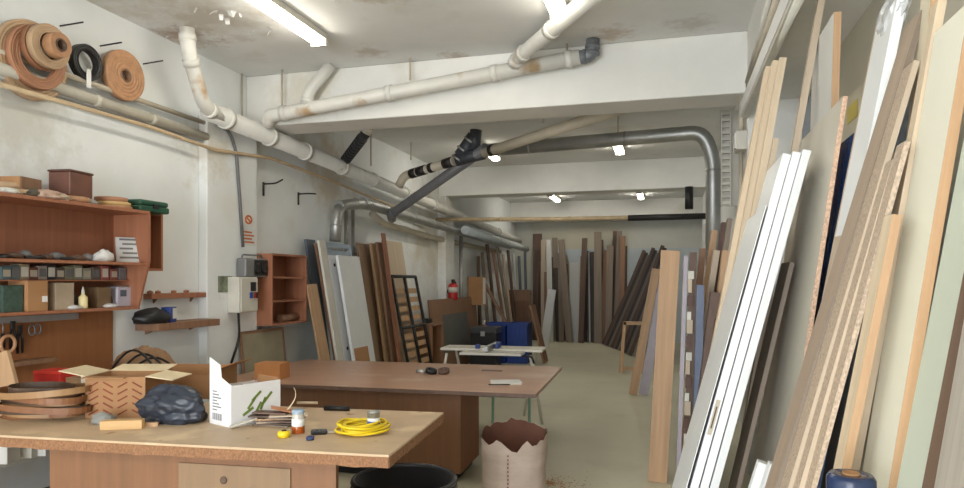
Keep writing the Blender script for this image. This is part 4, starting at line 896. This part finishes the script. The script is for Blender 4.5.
# bark chips along the slab edge
sr = LOG[[l for l, _ in LOG].index('bark edged dark slab beside lilac panel')][1]
so = [o for o in bpy.data.objects if o.get('label') == 'bark edged dark slab beside lilac panel'][0]
for k in range(16):
    z = .15 + (sr.L - .25) * k / 16; 
    obj('bark_chip', bx(-.012 - .008 * (k % 3), 0, -.01, .02 + .012 * (k % 2), 0, .06 + .02 * (k % 3), M=Matrix.Translation((0, 0, z))), [c_offw, w_dred, w_beige][k % 3], so)
# far right bundle (dark, beyond)
dim = ['dark brown', 'grey brown', 'blackish', 'reddish brown']
for k in range(13):
    u = 668 - k * 2.3; v = 252 - (k % 4) * 3 + k * .6
    rb('far_board', '%s board in the dim bundle, %s of its colour beyond the upright tan board' % (dim[k % 4], ['first', 'second', 'third', 'fourth'][k // 4]), [w_dkbrown, w_greyb, wood('near black board', (62, 52, 46)), w_red][k % 4], (u, v), (632 - k * 2.6, 345), Y=15.2 + .2 * k, w=.16, t=.08, cat='board')
board('low_tan_board', 'tan board leaning low in front of the dim bundle', w_tan, (652, 268), (629, 392), Y=10.0, side=0, other=(638, 390), t=.03, group=G)
board('low_lilac_board', 'grey lilac board leaning beside the low tan board', w_lilac, (662, 262), (639, 392), Y=10.05, side=0, other=(649, 390), t=.03, group=G)
# timber frame
r = lean((641, 321), (634, 366), Y=8.3, w=.30, t=.03)
t = thing('timber_frame', 'open light timber frame standing before the dim bundle', 'frame', mtx=Matrix.Translation((pY(628, 366, 12.4).x, 12.4, 0)))
wf_ = .30; hf = pY(628, 322, 12.4).z
for x in (-.13, .26): obj('post', bx(-.03, .03, 0, .05, 0, hf, M=Matrix.Translation((x, 0, 0)) @ Matrix.Rotation(.08 if x < 0 else .02, 4, 'Y')), w_tan, t)
obj('top_rail', bx(-.08, .30, 0, .05, hf - .05, hf + .01), w_tan, t); obj('bottom_rail', bx(-.13, .29, .05, .08, .04, .1), w_tan, t)
# ------------------------------------------------------------------ back wall lumber
GB = 'lumber leaning on the back wall'
cl = {'d': (w_dkbrown, 'dark brown'), 'g': (w_greyb, 'grey brown'), 'b': (w_brown, 'warm brown'), 'r': (w_red, 'reddish brown'), 'p': (w_beige, 'pale beige'), 'w': (w_pale, 'pale grey'), 's': (w_slate, 'slate grey'), 'k': (wood('near black board', (0, 0, 0)), 'near black')}
back = [(533, 234, 533, 9, 'r', .12), (541, 240, 541, 5, 'p', .15), (546, 240, 548, 5, 'w', .2), (552, 238, 556, 5, 'g', .2), (558, 240, 566, 6, 'g', .3), (562, 256, 574, 5, 'p', .35), (548, 262, 546, 5, 'b', .3),
        (582, 238, 578, 5, 'd', .4), (585, 251, 583, 4, 'k', .3), (588, 252, 589, 4, 'w', .45), (591, 252, 592, 4, 'k', .3), (594, 232, 594, 7, 'g', .35), (598, 240, 601, 5, 'd', .45), (604, 250, 599, 6, 'b', .5), (607, 246, 605, 6, 'g', .4),
        (613, 231, 608, 6, 'd', .4), (617, 231, 613, 5, 'g', .3), (620, 236, 618, 5, 'b', .5), (623, 246, 622, 4, 'd', .3), (576, 262, 574, 4, 'w', .2), (570, 262, 568, 6, 'w', .12)]
for k in range(20):
    u = 535 + k * 4.55
    if 566 < u < 580: continue
    back.append((u, 250 + (k * 37) % 26, u + (k * 5) % 7 - 3, 5, 'dgbdkgdb'[k % 8], .45 + .1 * (k % 3)))
seen_lab = {}
back.sort(); ordn = ['first', 'second', 'third', 'fourth', 'fifth', 'sixth', 'seventh']; cnt = {}
for ib, (u, v, ub, wpx, c, dy) in enumerate(back):
    m, cn = cl[c]
    h = 'tall' if v < 242 else 'medium height' if v < 255 else 'short'
    cnt[h, cn] = cnt.get((h, cn), 0) + 1
    lab = '%s %s board on the back wall, %s such from the pipe wall' % (h, cn, ordn[cnt[h, cn] - 1])
    board('back_board', lab, m, (u, v), (ub, 341), Y=YB - .06 - .10 * (ib % 6) - .12 * (3.1 - pY(u, v, YB - .4).z), side=0, foot_dy=.12 * pY(u, v, YB - .4).z, w=wpx * .028, t=.03, group=GB, cat='board')
board('white_shelf_board', 'white board leaning low against the brown lumber', w_white, (548, 289), (541, 338), Y=16.6, side=0, foot_dy=.3, w=.20, t=.03, cat='board')
tp = board('cross_brace', 'reddish board laid across the tops of back lumber', w_red, (533, 234), (533, 338), Y=18.3, side=0, foot_dy=.2, w=.5, t=.03, cat='board') if False else None
# left wall, far end
GL = 'lumber leaning on the far left wall'
farl = [(482, 252, 488, 'g', 14.6), (487, 244, 496, 'd', 14.9), (493, 250, 505, 'b', 15.2), (497, 246, 510, 'g', 15.6), (503, 254, 512, 'p', 15.9), (508, 250, 516, 'd', 16.3), (513, 254, 519, 'w', 16.8), (519, 256, 522, 's', 17.3), (525, 252, 527, 's', 17.8), (484, 282, 510, 'b', 13.9), (478, 256, 480, 'd', 14.3)]
farl.sort(key=lambda q: q[4]); cnt = {}
for (u, v, ub, c, Y) in farl:
    m, cn = cl[c]; cnt[cn] = cnt.get(cn, 0) + 1
    board('far_left_board', '%s board leaning on the pipe wall, %s such beyond the fire extinguisher' % (cn, ordn[cnt[cn] - 1]), m, (u, v), (ub, 330), Y=Y, side=-1, w=.16, t=.04, group=GL, cat='board')
# ------------------------------------------------------------------ left side, middle: doors, bed frame, boards
GM = 'panels leaning on the left wall'
def lb(*a, **k): return board(*a, group=GM, side=-1, **k)
lb('slate_board', 'slate grey board behind the tan offcut', w_slate, (306, 239), (322, 360), X=-4.20, other=(323, 300), t=.03)
lb('brown_board', 'brown board between slate board and white door edge', w_brown, (316, 243), (336, 360), X=-4.12, other=(336, 320), t=.03)
lb('tan_offcut', 'bare tan board leaning low before the slate board', w_tan, (307, 284), (319, 352), X=-4.02, other=(325, 330), t=.02)
lb('white_edge_board', 'narrow white board standing against brown one', c_offw, (319, 240), (330, 310), X=-4.05, other=(333, 290), t=.03)
# pale blue slatted panel
r = lean((326, 242), (338, 360), X=-4.16, side=-1, other=(352, 255), t=.03)
t = thing('slatted_shutter', 'pale blue slatted panel behind the white doors', 'panel', mtx=r.M, group=GM)
for x in (0, r.w - .04): obj('stile', bx(x, x + .04, 0, .03, r.s0, r.L), w_sky, t)
for k in range(12): obj('slat', bx(.04, r.w - .04, .004, .026, r.L - .06 - k * .10, r.L - k * .10), w_sky, t)
r = lean((328, 255), (342, 345), X=-4.02, side=-1, other=(347, 290), t=.02)
t = thing('door_blank', 'narrow white door with two dark holes', 'door panel', mtx=r.M, group=GM); LOG.append(('ndoor', r))
obj('leaf', bx(0, r.w, 0, r.t, r.s0 + .35, r.L), w_white, t); obj('foot_block', bx(r.w * .3, r.w * .55, .0, r.t, r.s0, r.s0 + .35), w_pine, t)
for z in (r.L - .12, r.L * .42): obj('hole', lathe(B(), [(0, 0), (.022, 0), (.022, .003), (0, .003)], 16, Matrix.Translation((r.w * .35, -.003, z)) @ Matrix.Rotation(-math.pi / 2, 4, 'X')), c_dark, t)
r = lean((338, 255), (354, 358), X=-3.92, side=-1, other=(366, 300), t=.035)
t = thing('door_blank', 'wide white door with a brown patch at its foot', 'door panel', mtx=r.M, group=GM); LOG.append(('wdoor', r))
obj('leaf', bx(0, r.w, 0, r.t, r.s0, r.L), w_white, t); obj('kraft_patch', bx(.03, r.w * .72, -.002, 0, r.L * .22, r.L * .42), c_card, t)
lb('dull_board', 'dull brown panel beside the wide white door', wood('dull brown panel', (138, 112, 88)), (358, 243), (374, 360), X=-4.17, other=(380, 300), t=.03)
lb('brown_board', 'orange brown narrow board leaning beside dull brown panel', w_tan, (371, 243), (384, 345), X=-4.08, other=(385, 300), t=.03)
lb('brown_board', 'brown narrow board beside the orange brown one', w_brown, (377, 242), (391, 350), X=-4.02, other=(391, 300), t=.03)
lb('thin_plank', 'tall thin brown plank with pointed top by bed frame', wood('rust plank', (148, 94, 66)), (382, 233), (397, 350), X=-3.98, other=(394, 300), t=.02)
lb('beige_board', 'pale beige panel behind the black bed frame', w_beige, (383, 240), (400, 360), X=-4.20, other=(410, 300), t=.03)
# slatted bed base
r = lean((391, 275), (406, 355), X=-3.98, side=-1, other=(424, 320), t=.03); LOG.append(('bed', r))
t = thing('bed_frame', 'black metal slatted bed base leaning on the left wall', 'bed frame', mtx=r.M)
for x in (.015, r.w * .5, r.w - .015): obj('rail', tube(B(), [(x, 0, r.s0 + .02), (x, 0, r.L - .02)], .025, 8), c_black, t)
for z in (r.s0 + .03, r.L * .55, r.L - .02): obj('crossbar', tube(B(), [(.015, .0, z), (r.w - .015, .0, z)], .025, 8), c_black, t)
for k in range(11): obj('wood_slat', bx(.02, r.w - .02, .026, .036, r.s0 + .1 + (r.L - .25) * k / 11, r.s0 + .18 + (r.L - .25) * k / 11), w_tan, t)
# little desk, brown board with screen, extinguisher, cardboard
d0 = pX(416, 345, -3.9)
t = thing('small_desk', 'small brown side table beside the bed frame', 'table', (XL + .05, pX(414, 322, -3.7).y + .85, 0))
hz = pX(432, 324, -3.75).z; wd = pX(450, 324, -3.7).y - pX(414, 324, -3.7).y; wd = min(wd, .5)
obj('top', bx(0, .55, 0, wd, hz - .03, hz), w_brown, t)
for y in (0, wd - .02): obj('side_panel', bx(0, .53, y, y + .02, 0, hz - .03), wood('desk side', (150, 108, 76)), t)
obj('back_panel', bx(0, .02, .02, wd - .02, .2, hz - .03), w_brown, t)
tag(obj('power_tool', bx(-.05, .05, -.12, .12, 0, .08, bev=.02), c_black, loc=t.location + Vector((.35, wd * .55, hz))), 'black power tool lying on the small brown table', 'tool')
a = lean((429, 300), (434, 360), X=-4.0, side=-1, other=(477, 315), t=.03)
t = thing('brown_headboard', 'wide brown board with grey inset below extinguisher', 'board', mtx=a.M)
obj('board', bx(0, a.w, 0, a.t, a.s0, a.L), w_brown, t); obj('grey_inset', bx(a.w * .22, a.w * .75, -.004, 0, a.L * .25, a.L * .78), mat('grey inset', (96, 98, 94), .5, .1), t)
p = pX(453, 300, XL + .27); ex = thing('fire_extinguisher', 'red fire extinguisher hanging on the left wall', 'extinguisher', p)
zh = pX(453, 283, XL + .27).z - p.z
cy_ = obj('cylinder', lathe(B(), [(0, 0), (.085, 0), (.09, .02), (.09, zh * .85), (.06, zh * .97), (.025, zh), (0, zh)], 20), c_red, ex); obj('valve', bx(-.025, .025, -.035, .06, zh, zh + .07, bev=.008), c_black, ex)
obj('hose', tube(B(), fillet([(0, .06, zh + .05), (.02, .13, zh), (.02, .11, .15)], .06), .012, 8), c_black, ex); obj('paper_label', lathe(B(), [(.0905, zh * .45), (.0915, zh * .45), (.0915, zh * .75), (.0905, zh * .75)], 20), c_offw, cy_); obj('bracket', bx(-.108, -.088, -.03, .03, zh * .4, zh * .6), c_dark, ex)
p = pX(477, 305, -3.9); q = pX(487, 277, -3.9)
t = thing('cardboard_flat', 'tan cardboard carton side with tape on wall rack', 'cardboard', (p.x, p.y, p.z), -.95)
obj('sheet', bx(-.02, .02, -.20, .20, 0, q.z - p.z), c_card, t); obj('tape', bx(.021, .023, .12, .18, 0.02, q.z - p.z - .02), c_offw, t)
p = pX(472, 335, -3.8); t = thing('gas_bottle', 'orange red gas bottle on the floor by cardboard', 'bottle', (p.x + .25, p.y, 0))
obj('body', lathe(B(), [(0, 0), (.14, 0), (.15, .03), (.15, .62), (.10, .74), (.04, .78), (0, .78)], 20), mat('orange red', (178, 74, 48), .45, .1), t); obj('valve', lathe(B(), [(.03, .78), (.03, .88), (0, .88)], 10), c_steel, t)
p = pZ(517, 345, 0); yc_ = 16.48; p = pY(517, 320, yc_)
t = thing('brown_cabinet', 'plain brown upright cabinet behind the blue crates', 'cabinet', (pY(507, 300, yc_).x, yc_, 0)); ww = pY(529, 300, yc_).x - pY(507, 300, yc_).x; hh = pY(517, 290, yc_).z
obj('carcass', bx(0, ww, .02, .28, 0, hh), w_brown, t); obj('door', bx(.01, ww - .01, 0, .02, .05, hh * .8), wood('cabinet door', (118, 84, 62)), t); obj('upper_panel', bx(.01, ww - .01, 0, .02, hh * .82, hh - .01), w_brown, t)
for k, (u0, u1, Y) in enumerate(((484, 505, 13.15), (507, 527, 13.2))):
    x0, x1 = pY(u0, 330, Y).x, pY(u1, 330, Y).x; z1 = pY(u0, 323, Y).z; z0 = pY(u0, 341, Y).z
    t = thing('blue_crate', ['blue plastic crate behind the black toolbox', 'blue plastic crate in front of brown cabinet'][k], 'crate', (x0, Y, 0)); ww = x1 - x0
    z0 = max(z0, .02)
    for nm, q in (('front', (0, ww, 0, .02, .0, z1)), ('back', (0, ww, .5, .52, 0, z1)), ('side', (0, .02, .02, .5, 0, z1)), ('side', (ww - .02, ww, .02, .5, 0, z1)), ('base', (.02, ww - .02, .02, .5, .02, .05))): obj(nm, bx(*q), c_blue, t)
    obj('rim', bx(-.02, ww + .02, -.02, 0, z1 - .05, z1), c_blue, t)
    for j in range(4): obj('rib', bx(ww * (.15 + .22 * j), ww * (.15 + .22 * j) + .02, -.014, 0, .02, z1 - .05), c_blue, t)
Y = 12.3; x0, x1 = pY(470, 330, Y).x, pY(496, 330, Y).x
t = thing('tool_chest', 'dark grey tool chest behind the white saw bench', 'chest', (x0, Y, 0)); z1 = pY(480, 327, Y).z
obj('body', bx(0, x1 - x0, 0, .4, 0, z1 - .12, bev=.01), c_black, t); obj('lid', bx(-.01, x1 - x0 + .01, -.01, .41, z1 - .12, z1, bev=.02), mat('charcoal', (66, 68, 72), .4, .1), t); obj('latch', bx((x1 - x0) / 2 - .04, (x1 - x0) / 2 + .04, -.025, -.01, z1 - .17, z1 - .08), c_steel, t)
lb('brown_offcut', 'brown offcut board leaning beside brown cabinet', w_brown, (531, 305), (538, 335), Y=13.3, other=(540, 325), t=.04)
# white folding saw bench
ZS = .84; c = pZ(490, 349, ZS)
t = thing('saw_bench', 'white folding saw bench with two top panels', 'workbench', (c.x, c.y, 0), math.radians(3))
m_sb = mat('white saw table', (220, 216, 204), .4, .04)
def loc(u, v): 
    p = pZ(u, v, ZS) - Vector((c.x, c.y, 0)); return p
a0, a1, a2, a3 = loc(441, 348), loc(540, 347), loc(466, 354), loc(520, 352)
obj('rear_top', bx(-.62, .62, .02, .42, ZS - .03, ZS, bev=.004), m_sb, t); obj('front_top', bx(-.30, .42, -.30, .0, ZS - .045, ZS - .015, bev=.004), m_sb, t)
obj('rip_fence', bx(-.02, .03, -.28, .40, ZS, ZS + .05), c_steel, t); obj('blade_guard', bx(.05, .09, .05, .25, ZS, ZS + .07, bev=.006), c_blue, t)
obj('clamp', bx(-.18, -.13, .0, .06, ZS, ZS + .05), c_blue, t)
for x, dx in ((-.5, .14), (.5, -.14)):
    for y, s in ((-.12, 1), (.32, -1)):
        obj('leg', tube(B(), [(x, y, ZS - .05), (x - dx * s, y, 0.0)], .017, 8), m_sb, t)
for y in (-.12, .32): obj('leg_brace', tube(B(), [(-.45, y, .3), (.45, y, .3)], .012, 8), c_steel, t)
obj('crank', tube(B(), fillet([(.42, -.15, ZS - .06), (.52, -.15, ZS - .06), (.55, -.15, ZS - .14)], .03), .012, 8), c_dark, t)
# blue roll at the foot of the near lumber
p = pY(851, 470, 1.75)
t = thing('film_roll', 'standing roll of blue wrapping film before the pine stud', 'roll', (p.x, 1.75, 0))
zt = pY(851, 474, 1.75).z
obj('roll', lathe(B(), [(0, 0), (.05, 0), (.052, .01), (.052, zt - .01), (.046, zt), (.02, zt), (.02, zt - .05), (0, zt - .05)], 24), mat('navy film', (38, 52, 84), .2, .2), t); obj('core', lathe(B(), [(.019, zt - .04), (.019, zt + .004), (.016, zt + .004), (.016, zt - .04)], 16), c_card, t)
p = pX(852, 112, XR - .003); tag(obj('yellow_sticker', bx(-.003, 0, -.12, .12, -.05, .05), mat('yellow sticker', (214, 196, 96), .5, .05), loc=(XR - .0005, p.y, p.z)), 'pale yellow sticker on the wall behind leaning lumber', 'sticker')


# board propped under the open cabinet and the little carton on the table
r = lean((240, 332), (243.5, 372), X=-4.17, side=-1, other=(285, 345), t=.02)
t = thing('propped_board', 'greenish beige board with brown rim propped under open cabinet', 'board', mtx=r.M)
obj('sheet', bx(.03, r.w - .03, .004, .016, r.s0, r.L - .03), mat('greenish beige', (158, 150, 126), .6, .08), t)
for q in ((0, .03, 0, .02, r.s0, r.L), (r.w - .03, r.w, 0, .02, r.s0, r.L), (.03, r.w - .03, 0, .02, r.L - .03, r.L)): obj('rim', bx(*q), w_brown, t)
carton('carton', 'orange tan small carton at the wall end of the reddish table', pZ(266, 380, ZC) + Vector((0, .1, 0)), .24, .2, .14, mat('orange cardboard', (0, 0, 0)), rz=.1)
